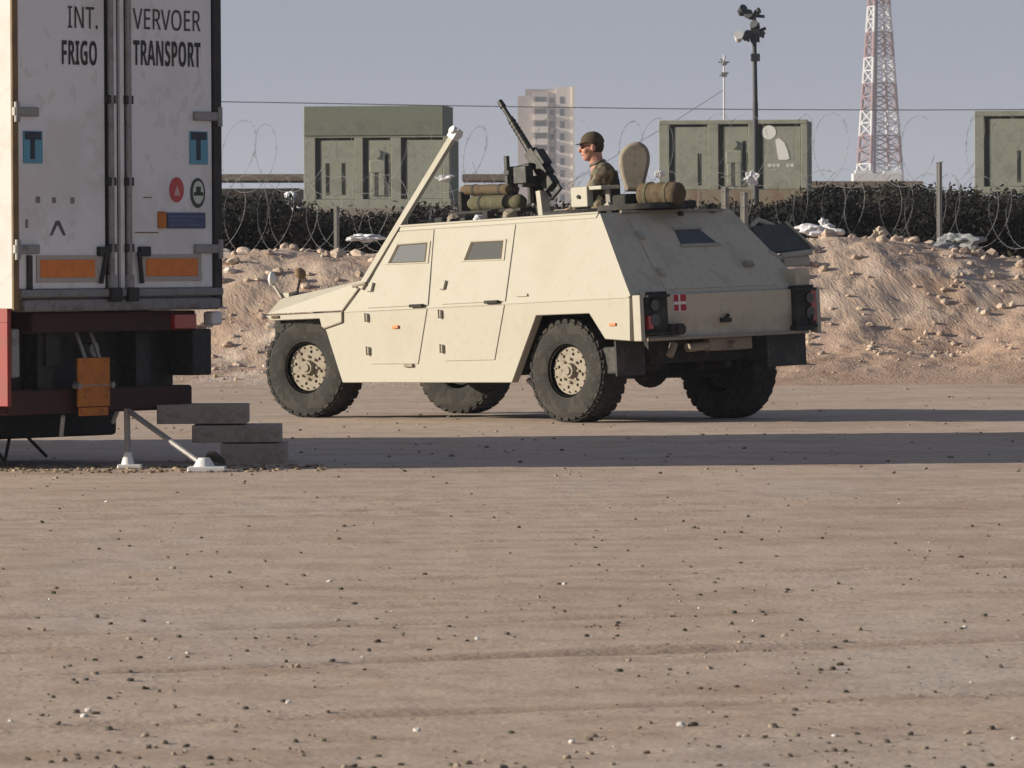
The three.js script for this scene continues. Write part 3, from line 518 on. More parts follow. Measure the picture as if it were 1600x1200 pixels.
{ // steel prop that stands below the rear of the trailer
  const t = thing('prop_stand', 'pale angled steel prop standing under the trailer rear', 'prop', V(-2.701, 0, -48.0), 0);
  mesh('post', [bar(V(0, .03, 0), V(-.005, .42, .0), .022)], M.steel, t);
  mesh('brace', [bar(V(.015, .40, .02), V(.56, .05, .75), .020)], M.steel, t);
  mesh('foot', [box(-.07, .10, 0, .03, -.08, .1, .008), new THREE.CylinderGeometry(.025, .05, .09, 10).translate(0, .07, 0)], M.whitePlain, t);
  mesh('foot', [box(.46, .72, 0, .035, .64, .9, .008), new THREE.CylinderGeometry(.04, .085, .07, 10).translate(.57, .06, .76)], M.whitePlain, t);
}
[[245, 385, 632, 663, 'grey slab on top of the stepped stack behind the trailer', 'concrete_slab'], [300, 437, 664, 692, 'grey slab in the middle of the stepped stack', 'concrete_slab'], [345, 446, 693, 726, 'lowest grey slab of the stepped stack on the ground', 'concrete_slab']].forEach(([a, b, c, d, label, n], i) => {
  const D = 49.0, p = at(a, d, D), q = at(b, c, D), o = mesh(n, [new RoundedBoxGeometry(q.x - p.x, q.y - p.y - (i < 2 ? .002 : -.02), .62, 2, .008)], M.concrete, scene); o.position.set((p.x + q.x) / 2, (p.y + q.y) / 2 - (i < 2 ? 0 : .01), -D - .3); tag(o, label, 'slab', 'stepped stack of grey slabs');
});
{ const o = mesh('wheel_chock', [plate([[-.09, 0], [.09, 0], [.07, .07], [.0, .13], [-.05, .13]], .14, .008)], M.dark, scene); o.position.copy(V(-2.07, 0, -47.6)); tag(o, 'small dark chock on the ground beside the prop foot', 'wheel chock'); }
{ const l = []; for (let i = 0; i < 260; i++) { const z = -rr(47, 48.6), x = rr(-3.6, -1.3); l.push([x, groundH(x, z) + .004, z, rr(.006, .024), mix([.10, .06, .03], [.42, .33, .22], rnd())]); } scatter('debris', 'brown scraps and grit on the ground below the trailer', 'debris', l, lump(9, .5)); }

// ------------------------------------------------------------------ armoured vehicle
const TURN = 135 * Math.PI / 180, VPOS = V(.061, 0, -62.56);
// body axes: u forward, n to the left side, h up; the body rides nose-down and leans a little to its left on the springs
const UP = V(.036, 1, -.024).normalize(), FW = V(1, -.036, 0); FW.addScaledVector(UP, -FW.dot(UP)).normalize(); const RT = FW.clone().cross(UP);
const BODY = new THREE.Matrix4().makeBasis(FW, UP, RT);
const P3 = (u, n, h) => [u, h, -n];
const B = (u, n, h) => V(u, h, -n).applyMatrix4(BODY);                                     // body point in the vehicle's own frame
const toWorld = v => v.clone().applyAxisAngle(V(0, 1, 0), TURN).add(VPOS);
const sides = polys => solid(polys.map(q => q.map(p => P3(...p)))).applyMatrix4(BODY);
const SL = .4054, SA = 1.5288;                                                              // upper side: n = SA - SL * h
function sidePlate(pts, n0, n1, bevel = 0, holes) { return plate(pts, n1 - n0, bevel, holes).applyMatrix4(new THREE.Matrix4().makeScale(1, 1, -1)).translate(0, 0, -n0); }
function flip(g) { const p = g.attributes.position, nrm = g.attributes.normal; for (const a of [p, nrm]) for (let i = 0; i < a.count; i += 3) { const x = [a.getX(i), a.getY(i), a.getZ(i)]; a.setXYZ(i, a.getX(i + 1), a.getY(i + 1), a.getZ(i + 1)); a.setXYZ(i + 1, ...x); } return g; }
function lowerPlate(pts, n0, n1, bevel, holes) { const g = flip(sidePlate(pts, n0, n1, bevel, holes)); g.computeVertexNormals(); return g.applyMatrix4(BODY); }
function upperPlate(pts, t0, t1, bevel, holes) {                                            // a plate lying on the sloped upper side
  const g = plate(pts, t1 - t0, bevel, holes), p = g.attributes.position;
  for (let i = 0; i < p.count; i++) { const u = p.getX(i), h = p.getY(i), t = p.getZ(i) + t0; p.setXYZ(i, u, h + t * .376, -(SA - SL * h + t * .927)); }
  flip(g); g.computeVertexNormals(); return g.applyMatrix4(BODY);
}
const bodyBox = (u0, u1, n0, n1, h0, h1, r) => box(u0, u1, h0, h1, -n1, -n0, r).applyMatrix4(BODY);
{
  const t = thing('armoured_vehicle', 'cream armoured patrol car with gun hatch, parked facing left', 'armoured car', VPOS, TURN);
  const mir = n => -.1 - n;
  const bR = [-2.552, 1.1, 1.058], bF = [1.112, 1.1, 1.047], hF = [.879, SA - SL * 1.337, 1.337], rF = [.640, SA - SL * 1.797, 1.797], rR = [-1.930, SA - SL * 1.81, 1.81], m = p => [p[0], mir(p[1]), p[2]];
  // lower hull between the wheels and the cabin above the belt line
  mesh('hull', [
    sides([[bR, bF, hF, rF, rR], [bR, bF, hF, rF, rR].map(m), [rF, rR, m(rR), m(rF)], [hF, rF, m(rF), m(hF)], [bF, hF, m(hF), m(bF)], [rR, bR, m(bR), m(rR)], [bR, bF, m(bF), m(bR)]]),
  ], M.cream, t);
  mesh('side_armour', [lowerPlate([[1.357, .903], [1.162, .397], [-1.034, .339], [-1.379, .928], [-2.033, .924], [-2.214, .692], [-2.527, .665], [-2.545, 1.052], [1.108, 1.044], [1.115, .953]], 1.02, 1.10, .008)], M.cream, t);
  mesh('side_armour', [lowerPlate([[1.357, .903], [1.162, .397], [-1.034, .339], [-1.379, .928], [-2.033, .924], [-2.214, .692], [-2.527, .665], [-2.545, 1.052], [1.108, 1.044], [1.115, .953]], -1.20, -1.12, .008)], M.cream, t);
  mesh('underbody', [bodyBox(-2.3, 1.9, -.72, .62, .45, 1.03), bodyBox(-1.0, 1.1, -1.1, 1.0, .40, 1.04), bodyBox(-2.5, 2.05, -1.12, 1.02, .96, 1.04)], M.dark, t);
  mesh('belt_seam', [lowerPlate([[1.09, 1.040], [-2.535, 1.046], [-2.535, 1.058], [1.09, 1.052]], 1.09, 1.106)], M.creamTrim, t);
  // rear: lower panel, upper panel comes with the hull
  mesh('rear_panel', [sides([[[-2.52, .96, .675], [-2.52, -1.06, .675], [-2.535, -1.06, 1.06], [-2.535, .96, 1.06]], [[-2.595, .96, .675], [-2.595, -1.06, .675], [-2.595, -1.06, 1.055], [-2.595, .96, 1.055]], [[-2.52, .96, .675], [-2.595, .96, .675], [-2.595, .96, 1.055], [-2.535, .96, 1.06]], [[-2.52, -1.06, .675], [-2.595, -1.06, .675], [-2.595, -1.06, 1.055], [-2.535, -1.06, 1.06]], [[-2.535, .96, 1.06], [-2.595, .96, 1.055], [-2.595, -1.06, 1.055], [-2.535, -1.06, 1.06]], [[-2.52, .96, .675], [-2.595, .96, .675], [-2.595, -1.06, .675], [-2.52, -1.06, .675]]])], M.creamRearLifted, t);
  mesh('rear_bumper', [bodyBox(-2.66, -2.5, -1.08, .98, .655, .685, .006)], M.dusty, t);
  mesh('rear_corner_plate', [bodyBox(-2.665, -2.57, 1.05, 1.10, .66, 1.065, .008)], M.cream, t);
  mesh('rear_corner_plate', [bodyBox(-2.665, -2.57, -1.24, -1.19, .66, 1.065, .008)], M.cream, t);
  { const lamp = (s, n0, n1) => {
      const g = mesh('tail_lamp', [bodyBox(-2.64, -2.56, n0, n1, .70, 1.09, .012)], M.dark, t);
      mesh('lamp_lens', [disc(V(-2.65, .97, -(n0 + n1) / 2 - s * .05), .05, .03, 'x', 16).applyMatrix4(BODY)], M.glassDark, g); mesh('lamp_lens', [disc(V(-2.65, .84, -(n0 + n1) / 2 - s * .05), .055, .03, 'x', 16).applyMatrix4(BODY)], M.glassDark, g);
      const e = s > 0 ? n1 : n0; mesh('red_reflector', [bodyBox(-2.662, -2.60, Math.min(e - s * .065, e), Math.max(e - s * .065, e), .76, s > 0 ? .88 : 1.06, .006)], M.redLens, g);
      mesh('lamp_guard', [bar(B(-2.66, n0, .72), B(-2.66, n1, .72), .012), bar(B(-2.66, n0, 1.05), B(-2.66, n1, 1.05), .012)], M.dark, g); };
    lamp(1, .72, 1.0); lamp(-1, -1.19, -.93); }
  mesh('trailer_socket', [bodyBox(-2.68, -2.58, .55, .73, .70, .80, .02), disc(V(-2.69, .75, -.63), .05, .05, 'x', 14).applyMatrix4(BODY)], M.dark, t);
  mesh('jerrycan_bracket', [bodyBox(-2.68, -2.58, -1.14, -.9, .68, .73, .01), bar(B(-2.66, -.93, .72), B(-2.66, -.9, .86), .018), bar(B(-2.66, -1.12, .72), B(-2.66, -1.12, .82), .018)], M.dark, t);
  { const f = mesh('flag_patch', [bodyBox(-2.602, -2.590, .445, .605, .905, 1.06)], M.whitePlain, t); const q = []; for (const [a, b, c, d] of [[.545, .602, .993, 1.055], [.545, .602, .91, .966], [.448, .52, .993, 1.055], [.448, .52, .91, .966]]) q.push(bodyBox(-2.6045, -2.598, a, b, c, d)); mesh('flag_field', q, std({ color: lin(.40, .015, .03), roughness: .7 }), f); f.userData.label = 'small red flag patch with a white cross'; }
  mesh('rear_step', [bodyBox(-2.64, -2.59, -.10, .02, .79, .83, .01), bar(B(-2.62, -.02, .80), B(-2.63, -.06, .86), .018)], M.dark, t);
  // rear window and a hatch handle on the sloped rear plate
  const rs = (.622) / (.752), RU = h => -2.552 + (h - 1.058) * rs;                             // rear plate: u along h
  function rearQuad(q, off, th) { const f = q.map(([n, h]) => [RU(h) - off, n, h + off * rs]), k = q.map(([n, h]) => [RU(h) - off - th, n, h + (off + th) * rs]); const P = [f, k]; for (let i = 0; i < q.length; i++) { const j = (i + 1) % q.length; P.push([f[i], f[j], k[j], k[i]]); } return sides(P); }
  mesh('rear_plate', [rearQuad([[SA - SL * 1.795 - .01, 1.795], [-.1 - (SA - SL * 1.795) + .01, 1.795], [-1.195, 1.07], [1.095, 1.07]], -.002, .003)], M.creamRearLifted, t);
  { const w = mesh('rear_window', [rearQuad([[.02, 1.62], [-.30, 1.62], [-.41, 1.49], [.055, 1.49]], .006, .008)], M.glassDark, t); mesh('window_frame', [rearQuad([[.04, 1.645], [-.32, 1.645], [-.33, 1.622], [.04, 1.622]], 0, .02), rearQuad([[.075, 1.488], [-.44, 1.488], [-.44, 1.465], [.075, 1.465]], 0, .02)], M.cream, w); }
  { const d = mesh('rear_door', [rearQuad([[.50, 1.74], [-.62, 1.74], [-.82, 1.10], [.62, 1.10]], -.004, .012)], M.creamRearLifted, t); d.position.set(0, 0, 0);
    mesh('hinge', [rearQuad([[.53, 1.62], [.47, 1.62], [.47, 1.55], [.53, 1.55]], 0, .03), rearQuad([[.58, 1.28], [.52, 1.28], [.52, 1.21], [.58, 1.21]], 0, .03)], M.creamTrim, d); mesh('handle', [rearQuad([[-.56, 1.30], [-.66, 1.30], [-.66, 1.26], [-.56, 1.26]], .01, .03)], M.dusty, d); }
  // opened armoured flap at the far rear corner
  { const f = mesh('side_flap', [sides([[[-2.08, -1.02, 1.64], [-2.10, -1.44, 1.66], [-2.28, -1.58, 1.42], [-2.25, -1.0, 1.40]], [[-2.05, -1.02, 1.62], [-2.07, -1.44, 1.64], [-2.25, -1.58, 1.40], [-2.22, -1.0, 1.38]], [[-2.08, -1.02, 1.64], [-2.10, -1.44, 1.66], [-2.07, -1.44, 1.64], [-2.05, -1.02, 1.62]], [[-2.28, -1.58, 1.42], [-2.25, -1.0, 1.40], [-2.22, -1.0, 1.38], [-2.25, -1.58, 1.40]], [[-2.08, -1.02, 1.64], [-2.25, -1.0, 1.40], [-2.22, -1.0, 1.38], [-2.05, -1.02, 1.62]], [[-2.10, -1.44, 1.66], [-2.28, -1.58, 1.42], [-2.25, -1.58, 1.40], [-2.07, -1.44, 1.64]]])], std({ map: worn([.045, .05, .045], [.08, .08, .07], .6, .4, 139), roughness: .5 }), t); f.userData.label = 'dark opened flap at far rear corner';
    mesh('flap_bracket', [bar(B(-2.25, -1.02, 1.40), B(-2.32, -1.12, 1.33), .03), bar(B(-2.32, -1.12, 1.36), B(-2.34, -1.5, 1.385), .028), bar(B(-2.10, -1.44, 1.67), B(-2.29, -1.6, 1.42), .014), bodyBox(-2.33, -2.22, -1.5, -1.15, 1.26, 1.36, .02), bar(B(-2.06, -1.02, 1.64), B(-2.03, -1.15, 1.70), .022), bar(B(-2.03, -1.15, 1.70), B(-2.08, -1.3, 1.64), .022)], M.cream, f); }
  mesh('rear_corner_box', [bodyBox(-2.60, -2.30, -1.19, -1.0, .68, 1.24, .02)], M.creamRearLifted, t);
  // bonnet and front
  mesh('bonnet', [sides([[[2.135, 1.09, 1.06], [1.085, 1.09, 1.06], [.885, .99, 1.333], [2.09, .95, 1.196]], [[2.135, mir(1.09), 1.06], [1.085, mir(1.09), 1.06], [.885, mir(.99), 1.333], [2.09, mir(.95), 1.196]], [[.885, .99, 1.333], [2.09, .95, 1.196], [2.09, mir(.95), 1.196], [.885, mir(.99), 1.333]], [[2.135, 1.09, 1.06], [2.09, .95, 1.196], [2.09, mir(.95), 1.196], [2.135, mir(1.09), 1.06]], [[2.135, 1.09, 1.06], [1.085, 1.09, 1.06], [1.085, mir(1.09), 1.06], [2.135, mir(1.09), 1.06]], [[1.085, 1.09, 1.06], [.885, .99, 1.333], [.885, mir(.99), 1.333], [1.085, mir(1.09), 1.06]]])], M.cream, t);
  mesh('fender', [lowerPlate([[2.145, 1.045], [2.066, .996], [1.419, .993], [1.395, .912], [1.357, .905], [1.128, .955], [1.118, 1.045]], 1.03, 1.11, .008), bodyBox(1.42, 2.1, .6, 1.03, 1.0, 1.045)], M.cream, t);
  mesh('fender', [lowerPlate([[2.145, 1.045], [2.066, .996], [1.419, .993], [1.395, .912], [1.357, .905], [1.128, .955], [1.118, 1.045]], -1.21, -1.13, .008), bodyBox(1.42, 2.1, -1.13, -.7, 1.0, 1.045)], M.cream, t);
  mesh('bonnet_seam', [bar(B(1.118, 1.112, .955), B(1.112, 1.112, 1.05), .009), bar(B(1.112, 1.112, 1.05), B(.90, 1.005, 1.325), .009), bar(B(1.355, 1.112, .905), B(1.12, 1.112, .953), .008)], M.dusty, t);
  mesh('front_panel', [bodyBox(1.98, 2.12, -1.12, 1.02, .62, 1.05, .01)], M.dark, t);
  mesh('indicator_lamp', [bodyBox(1.95, 2.05, 1.105, 1.125, 1.015, 1.04, .004)], M.brownCanvas, t);
  mesh('bonnet_grip', [bar(B(1.02, 1.045, 1.275), B(.86, 1.035, 1.295), .016)], M.dusty, t);
  mesh('hood_rail', [bodyBox(2.0, 2.13, .55, .93, 1.20, 1.25, .01)], M.cream, t);
  { const g = mesh('mirror', [new THREE.SphereGeometry(.06, 16, 12).scale(.5, 1.15, 1).rotateY(.4).translate(...B(2.20, .95, 1.385).toArray())], M.whitePlain, t); mesh('mirror_arm', [bar(B(2.08, .95, 1.20), B(2.19, .95, 1.34), .014), bar(B(2.08, .95, 1.20), B(2.12, .7, 1.26), .012)], M.cream, g); }
  { const g = mesh('mirror', [new THREE.SphereGeometry(.06, 16, 12).scale(.7, 1, 1).rotateZ(-.6).translate(...B(1.95, .82, 1.42).toArray())], M.brownEdge, t); mesh('mirror_arm', [bar(B(1.99, .85, 1.20), B(1.95, .82, 1.40), .012)], M.dark, g); }
  // doors, left side: a lower plate and a sloped upper plate with its window
  function door(lowPts, upPts, win, hn, handle, glass, hinges) {
    const d = mesh('door', [lowerPlate(lowPts, 1.095, 1.108, .005), upperPlate(upPts, -.004, .008, .005, [win])], M.cream, t);
    const w = mesh('window', [upperPlate(win, .001, .007)], glass, d), inset = (p, k) => { const c = [0, 0]; p.forEach(q => { c[0] += q[0] / p.length; c[1] += q[1] / p.length; }); return p.map(q => [c[0] + (q[0] - c[0]) * k, c[1] + (q[1] - c[1]) * k]); };
    mesh('window_frame', [upperPlate(inset(win, 1.16), .006, .016, .004, [win])], M.cream, d);
    mesh('window_rubber', [upperPlate(win, .006, .010, 0, [inset(win, .9)])], M.windowRubber, d);
    mesh('handle', [bodyBox(handle - .085, handle + .085, 1.108, 1.140, 1.055, 1.083, .006)], M.dark, d);
    for (const [u, h, up] of hinges) mesh('hinge', up ? [upperPlate([[u - .028, h - .04], [u + .028, h - .04], [u + .028, h + .04], [u - .028, h + .04]], .012, .034, .006)] : [bodyBox(u - .028, u + .028, 1.1, 1.135, h - .035, h + .035, .008), bar(B(u, 1.135, h - .04), B(u, 1.135, h + .04), .012)], M.creamTrim, d);
    return d;
  }
  const fd = door([[.765, 1.036], [.765, .556], [.148, .541], [.0, 1.036]], [[.775, 1.066], [-.010, 1.066], [.148, 1.752], [.615, 1.752], [.80, 1.385]], [[.574, 1.628], [.640, 1.463], [.150, 1.457], [.183, 1.632]].reverse(), 0, .12, M.glassGrey, [[.79, 1.25, 1], [.79, .985, 0], [.79, .68, 0]]);
  mesh('reflector', [bodyBox(.37, .45, 1.112, 1.128, .87, .9, .005)], M.orangeLens, fd);
  mesh('door_catch', [bodyBox(.21, .32, 1.1, 1.126, .515, .545, .006)], M.dusty, t);
  door([[-.195, 1.036], [-.195, .556], [-.835, .548], [-.99, 1.036]], [[-.190, 1.066], [-1.0, 1.066], [-.90, 1.752], [-.12, 1.752]], [[-.387, 1.613], [-.351, 1.452], [-.830, 1.447], [-.80, 1.610]].reverse(), 0, -.845, M.glassDark, [[-.162, 1.235, 1], [-.17, .985, 0], [-.17, .672, 0]]);
  mesh('reflector', [bodyBox(-2.365, -2.285, 1.098, 1.114, .805, .832, .005)], M.orangeLens, t);
  mesh('fuel_cap', [upperPlate([[-1.27, 1.10], [-1.13, 1.10], [-1.12, 1.125], [-1.26, 1.125]].reverse(), -.002, .014, .004)], M.creamTrim, t);
  mesh('roof_edge', [bar(B(.63, .81, 1.80), B(-1.92, .80, 1.813), .012), upperPlate([[.60, 1.755], [-1.90, 1.765], [-1.92, 1.80], [.62, 1.79]].reverse(), -.002, .008, .002)], M.creamTrim, t);
  // windscreen, set in the sloped front
  { const s = (.64 - .879) / (1.797 - 1.337), WU = h => .879 + (h - 1.337) * s, q = [[.62, 1.72], [-.72, 1.72], [-.86, 1.40], [.76, 1.40]], f = q.map(([n, h]) => [WU(h) + .004, n, h]), k = q.map(([n, h]) => [WU(h) + .03, n, h]); const P = [f, k]; for (let i = 0; i < 4; i++) P.push([f[i], f[(i + 1) % 4], k[(i + 1) % 4], k[i]]); mesh('windscreen', [sides(P)], M.glassDark, t); }
  // wire cutter running up the windscreen pillar
  mesh('wire_cutter', [beam(B(.93, 1.03, 1.25), B(.185, .455, 2.63), .062, .045)], M.cream, t);
  mesh('cutter_head', [beam(B(.215, .475, 2.575), B(.165, .44, 2.665), .09, .075), bar(B(.185, .40, 2.60), B(.185, .51, 2.66), .035)], M.whitePlain, t);
  // wheels
  function wheel(u, n, steer) {
    const w = new THREE.Group(); w.name = 'wheel'; w.position.copy(V(u, .46, -n)); w.rotation.y = (n > 0 ? 0 : Math.PI) + steer; t.add(w);   // local -z faces outward on the left side
    const pr = [[.225, -.13], [.245, -.15], [.30, -.163], [.37, -.168], [.42, -.160], [.445, -.145], [.455, -.115], [.458, 0], [.455, .115], [.445, .145], [.42, .160], [.37, .168], [.30, .163], [.245, .15], [.225, .13]].map(([r, x]) => new THREE.Vector2(r, x));
    const tg = [clean(new THREE.LatheGeometry(pr, 48).rotateX(Math.PI / 2))];
    for (let i = 0; i < 30; i++) for (const s of [-1, 1]) { const a = (i + (s > 0 ? .5 : 0)) / 30 * 6.2832; tg.push(box(-.036, .036, -.014, .003, -.072, .072).rotateY(s * .28).translate(0, .457, s * .078).rotateZ(a)); tg.push(box(-.03, .03, -.02, .002, -.014, .004).translate(0, .440, s * .153).rotateZ(a)); }
    mesh('tyre', tg, M.rubber, w);
    const ring = new THREE.Shape(); ring.absarc(0, 0, .218, 0, Math.PI * 2); for (let i = 0; i < 8; i++) { const h = new THREE.Path(), a = i / 8 * 6.2832 + .2; h.absarc(Math.cos(a) * .15, Math.sin(a) * .15, .015, 0, Math.PI * 2, true); ring.holes.push(h); }
    const rg = [clean(new THREE.ExtrudeGeometry(ring, { depth: .02, bevelEnabled: false, curveSegments: 20 })).translate(0, 0, -.095), clean(new THREE.LatheGeometry([[.205, -.08], [.214, -.10], [.224, -.128], [.238, -.145], [.247, -.143], [.242, -.12], [.23, -.05]].map(p => new THREE.Vector2(...p)), 40).rotateX(Math.PI / 2).scale(1, 1, -1)).rotateY(Math.PI), new THREE.CylinderGeometry(.062, .078, .07, 20).rotateX(-Math.PI / 2).translate(0, 0, -.105), new THREE.CylinderGeometry(.036, .045, .03, 16).rotateX(-Math.PI / 2).translate(0, 0, -.14)];
    for (let i = 0; i < 8; i++) { const a = i / 8 * 6.2832; rg.push(disc(V(Math.cos(a) * .104, Math.sin(a) * .104, -.103), .013, .03, 'z', 6)); } for (let i = 0; i < 16; i++) { const a = i / 16 * 6.2832 + .1; rg.push(disc(V(Math.cos(a) * .187, Math.sin(a) * .190, -.10), .009, .02, 'z', 6)); }
    mesh('rim', rg, M.dusty, w); mesh('brake_drum', [disc(V(0, 0, .02), .19, .10, 'z', 24)], M.dark, w);
  }
  wheel(1.79, .87, .16); wheel(-1.62, .87, 0); wheel(1.79, -1.08, .16); wheel(-1.62, -1.08, 0);
  mesh('axle', [bar(V(-1.62, .46, -.8), V(-1.62, .46, .9), .085), new THREE.SphereGeometry(.17, 14, 10).translate(-1.62, .46, .05)], M.dark, t); mesh('axle', [bar(V(1.79, .46, -.8), V(1.79, .46, .9), .07)], M.dark, t);
  for (const z of [.45, -.45]) mesh('suspension_arm', [bar(V(-2.2, .52, z), V(-1.2, .42, z), .05)], M.dark, t);
  mesh('mud_flap', [bodyBox(-2.27, -2.25, .66, 1.02, .36, .70), bodyBox(-2.26, -2.0, .70, .98, .38, .62, .02)], M.flapRubber, t);
  mesh('mud_flap', [bodyBox(-2.53, -2.51, -1.17, -.66, .37, .675, .005)], M.flapRubber, t);
  mesh('exhaust', [bar(B(-2.5, .35, .58), B(-2.5, -.05, .60), .04), bar(B(-2.52, .60, .52), B(-2.5, .52, .62), .035)], M.dusty, t);
  mesh('tow_hook', [bar(B(-2.5, -.15, .60), B(-2.62, -.15, .58), .03), bodyBox(-2.55, -2.45, -.45, .1, .54, .66, .02)], M.dusty, t);
  mesh('side_step', [bar(B(-1.12, .98, .36), B(-1.22, .96, .27), .025)], M.dark, t);
  // roof: hatch ring and fittings
  mesh('hatch_ring', [new THREE.TorusGeometry(.46, .035, 8, 36).rotateX(Math.PI / 2).translate(-1.1, 1.83, .02).applyMatrix4(BODY), new THREE.CylinderGeometry(.46, .46, .05, 32, 1, true).translate(-1.1, 1.82, .02).applyMatrix4(BODY)], M.dark, t);
  mesh('ring_shield', [beam(B(-.50, .04, 1.80), B(-.475, .04, 2.06), .055, .11)], M.creamTrim, t);
  mesh('ring_pad', [bodyBox(-.98, -.80, .10, .24, 1.84, 1.875, .01)], M.creamTrim, t);
  { const s = mesh('smoke_box', [bodyBox(-1.36, -1.15, .28, .36, 1.88, 2.065, .012), bodyBox(-1.52, -1.34, .10, .34, 2.03, 2.065, .008)], M.creamTrim, t); mesh('bolt', [disc(V(-1.255, 1.975, -.365), .018, .02, 'z', 10).applyMatrix4(BODY)], M.dark, s); mesh('box_bracket', [beam(B(-1.55, .30, 1.90), B(-1.66, .30, 1.68), .05, .05), beam(B(-1.46, .2, 2.05), B(-1.48, .2, 1.8), .04, .04)], M.cream, s); }
  { const g = new THREE.CylinderGeometry(.155, .115, .11, 20, 3).rotateX(Math.PI / 2).scale(1, 1.0, 1); const sh = new THREE.Shape(); sh.moveTo(-.055, -.24); sh.quadraticCurveTo(-.12, -.05, -.105, .05); sh.quadraticCurveTo(-.06, .145, .03, .145); sh.quadraticCurveTo(.125, .12, .105, -.02); sh.quadraticCurveTo(.08, -.14, .05, -.24);
    const p = new THREE.ExtrudeGeometry(sh, { depth: .20, bevelEnabled: true, bevelSize: .03, bevelThickness: .04, bevelSegments: 3, curveSegments: 10 }).translate(0, 0, -.1).rotateY(-TURN); const c = B(-1.60, -.02, 2.27); mesh('backrest', [p.translate(c.x, c.y, c.z)], M.tanPad, t); }
  mesh('hatch_lid', [new THREE.CylinderGeometry(.40, .42, .05, 28).scale(1, 1, .9).translate(-1.72, 1.86, -.05).applyMatrix4(BODY), bodyBox(-1.68, -1.5, -.1, .2, 1.84, 1.98, .03), bodyBox(-1.9, -1.6, -.5, -.1, 1.83, 1.9, .02)], M.dark, t);
  mesh('roof_fitting', [bodyBox(.45, .56, .3, .42, 1.80, 1.87, .02), bodyBox(.28, .36, .3, .42, 1.80, 1.85, .015), bodyBox(.02, .1, .45, .55, 1.80, 1.85, .015), bodyBox(-.12, -.06, .3, .4, 1.8, 1.9, .01)], M.dark, t);
  mesh('aerial_base', [bar(B(-1.96, -.62, 1.78), B(-1.96, -.62, 1.86), .03, .02), bar(B(-1.97, -.2, 1.76), B(-1.97, -.2, 1.80), .03)], M.dark, t);
  mesh('roof_rail', [bar(B(-1.95, .55, 1.815), B(-1.98, -.75, 1.80), .014)], M.dusty, t);
}
// things carried on the roof
function onRoof(name, label, cat) { return thing(name, label, cat, VPOS, TURN); }
{ // canvas rolls and launcher tube
  const roll = (name, label, cat, a, b, r, m, strapM) => { const t = onRoof(name, label, cat), d = b.clone().sub(a), L = d.length(), pr = []; for (let i = 0; i <= 14; i++) { const k = i / 14; pr.push(new THREE.Vector2(r * (i === 0 || i === 14 ? .55 : 1 - .10 * Math.abs(Math.sin(k * 12)) + .05 * nz(k * 8, r * 90)), (k - .5) * L)); }
    const g = new THREE.LatheGeometry([new THREE.Vector2(.001, -L / 2), ...pr, new THREE.Vector2(.001, L / 2)], 16), c = a.clone().add(b).multiplyScalar(.5); g.applyQuaternion(new THREE.Quaternion().setFromUnitVectors(V(0, 1, 0), d.clone().normalize())).translate(c.x, c.y, c.z); mesh('canvas', [g], m, t);
    const st = []; for (const k of [.25, .72]) { const p = a.clone().lerp(b, k); st.push(bar(p.clone().addScaledVector(d, -.015 / L), p.clone().addScaledVector(d, .015 / L), r * 1.02, r * 1.02, 16)); } mesh('strap', st, strapM, t); return t; };
  roll('canvas_roll', 'olive canvas roll lying along the front of the roof', 'canvas roll', B(.50, .0, 1.985), B(-.20, .0, 1.975), .075, M.olive, M.dark);
  roll('canvas_roll', 'flat brown canvas roll on top of the olive roll', 'canvas roll', B(.60, .0, 2.115), B(-.12, .0, 2.09), .052, M.brownCanvas, M.dark);
  roll('canvas_roll', 'thick brown canvas roll at the rear edge of the roof', 'canvas roll', B(-1.72, .05, 1.965), B(-2.19, .0, 1.955), .112, M.brownCanvas, M.olive);
  const t = onRoof('equipment_rack', 'dark low rack holding the canvas rolls on the roof', 'rack'); mesh('rail', [bar(B(.60, -.12, 1.90), B(-.28, -.12, 1.90), .018), bar(B(.60, .12, 1.90), B(-.28, .12, 1.90), .018)], M.dark, t); for (const u of [.55, .2, -.22]) mesh('leg', [bar(B(u, -.12, 1.79), B(u, -.12, 1.90), .02), bar(B(u, .12, 1.79), B(u, .12, 1.90), .02), bar(B(u, -.12, 1.90), B(u, .12, 1.90), .016)], M.dark, t);
  mesh('bracket', [bodyBox(-.1, -.05, -.04, .04, 2.02, 2.3, .01)], M.dark, t); mesh('bracket', [bodyBox(.55, .6, -.06, .06, 1.9, 2.1, .01)], M.dark, t);
  for (const [u, n, w, h, m, l] of [[.40, .30, .17, .12, M.tanPad, 'tan cloth bundle on the roof above front window'], [.08, .32, .09, .10, M.bagWhite, 'small white bundle below the olive roll'], [-.32, .32, .12, .14, M.tanPad, 'tan cloth bundle beside the cream gun bracket']]) {
    const g = lump(u * 7 + 3, .9, 2), o = new THREE.Mesh(metreUV(clean(g.setAttribute('uv', new THREE.Float32BufferAttribute(new Float32Array(g.attributes.position.count * 2), 2)))), m); o.scale.set(w / 2, h / 2, w / 2); o.position.copy(toWorld(B(u, n, 1.79 + h * .42))); o.name = numbered('cloth_bundle'); o.castShadow = o.receiveShadow = true; scene.add(o); tag(o, l, 'bundle'); }
}
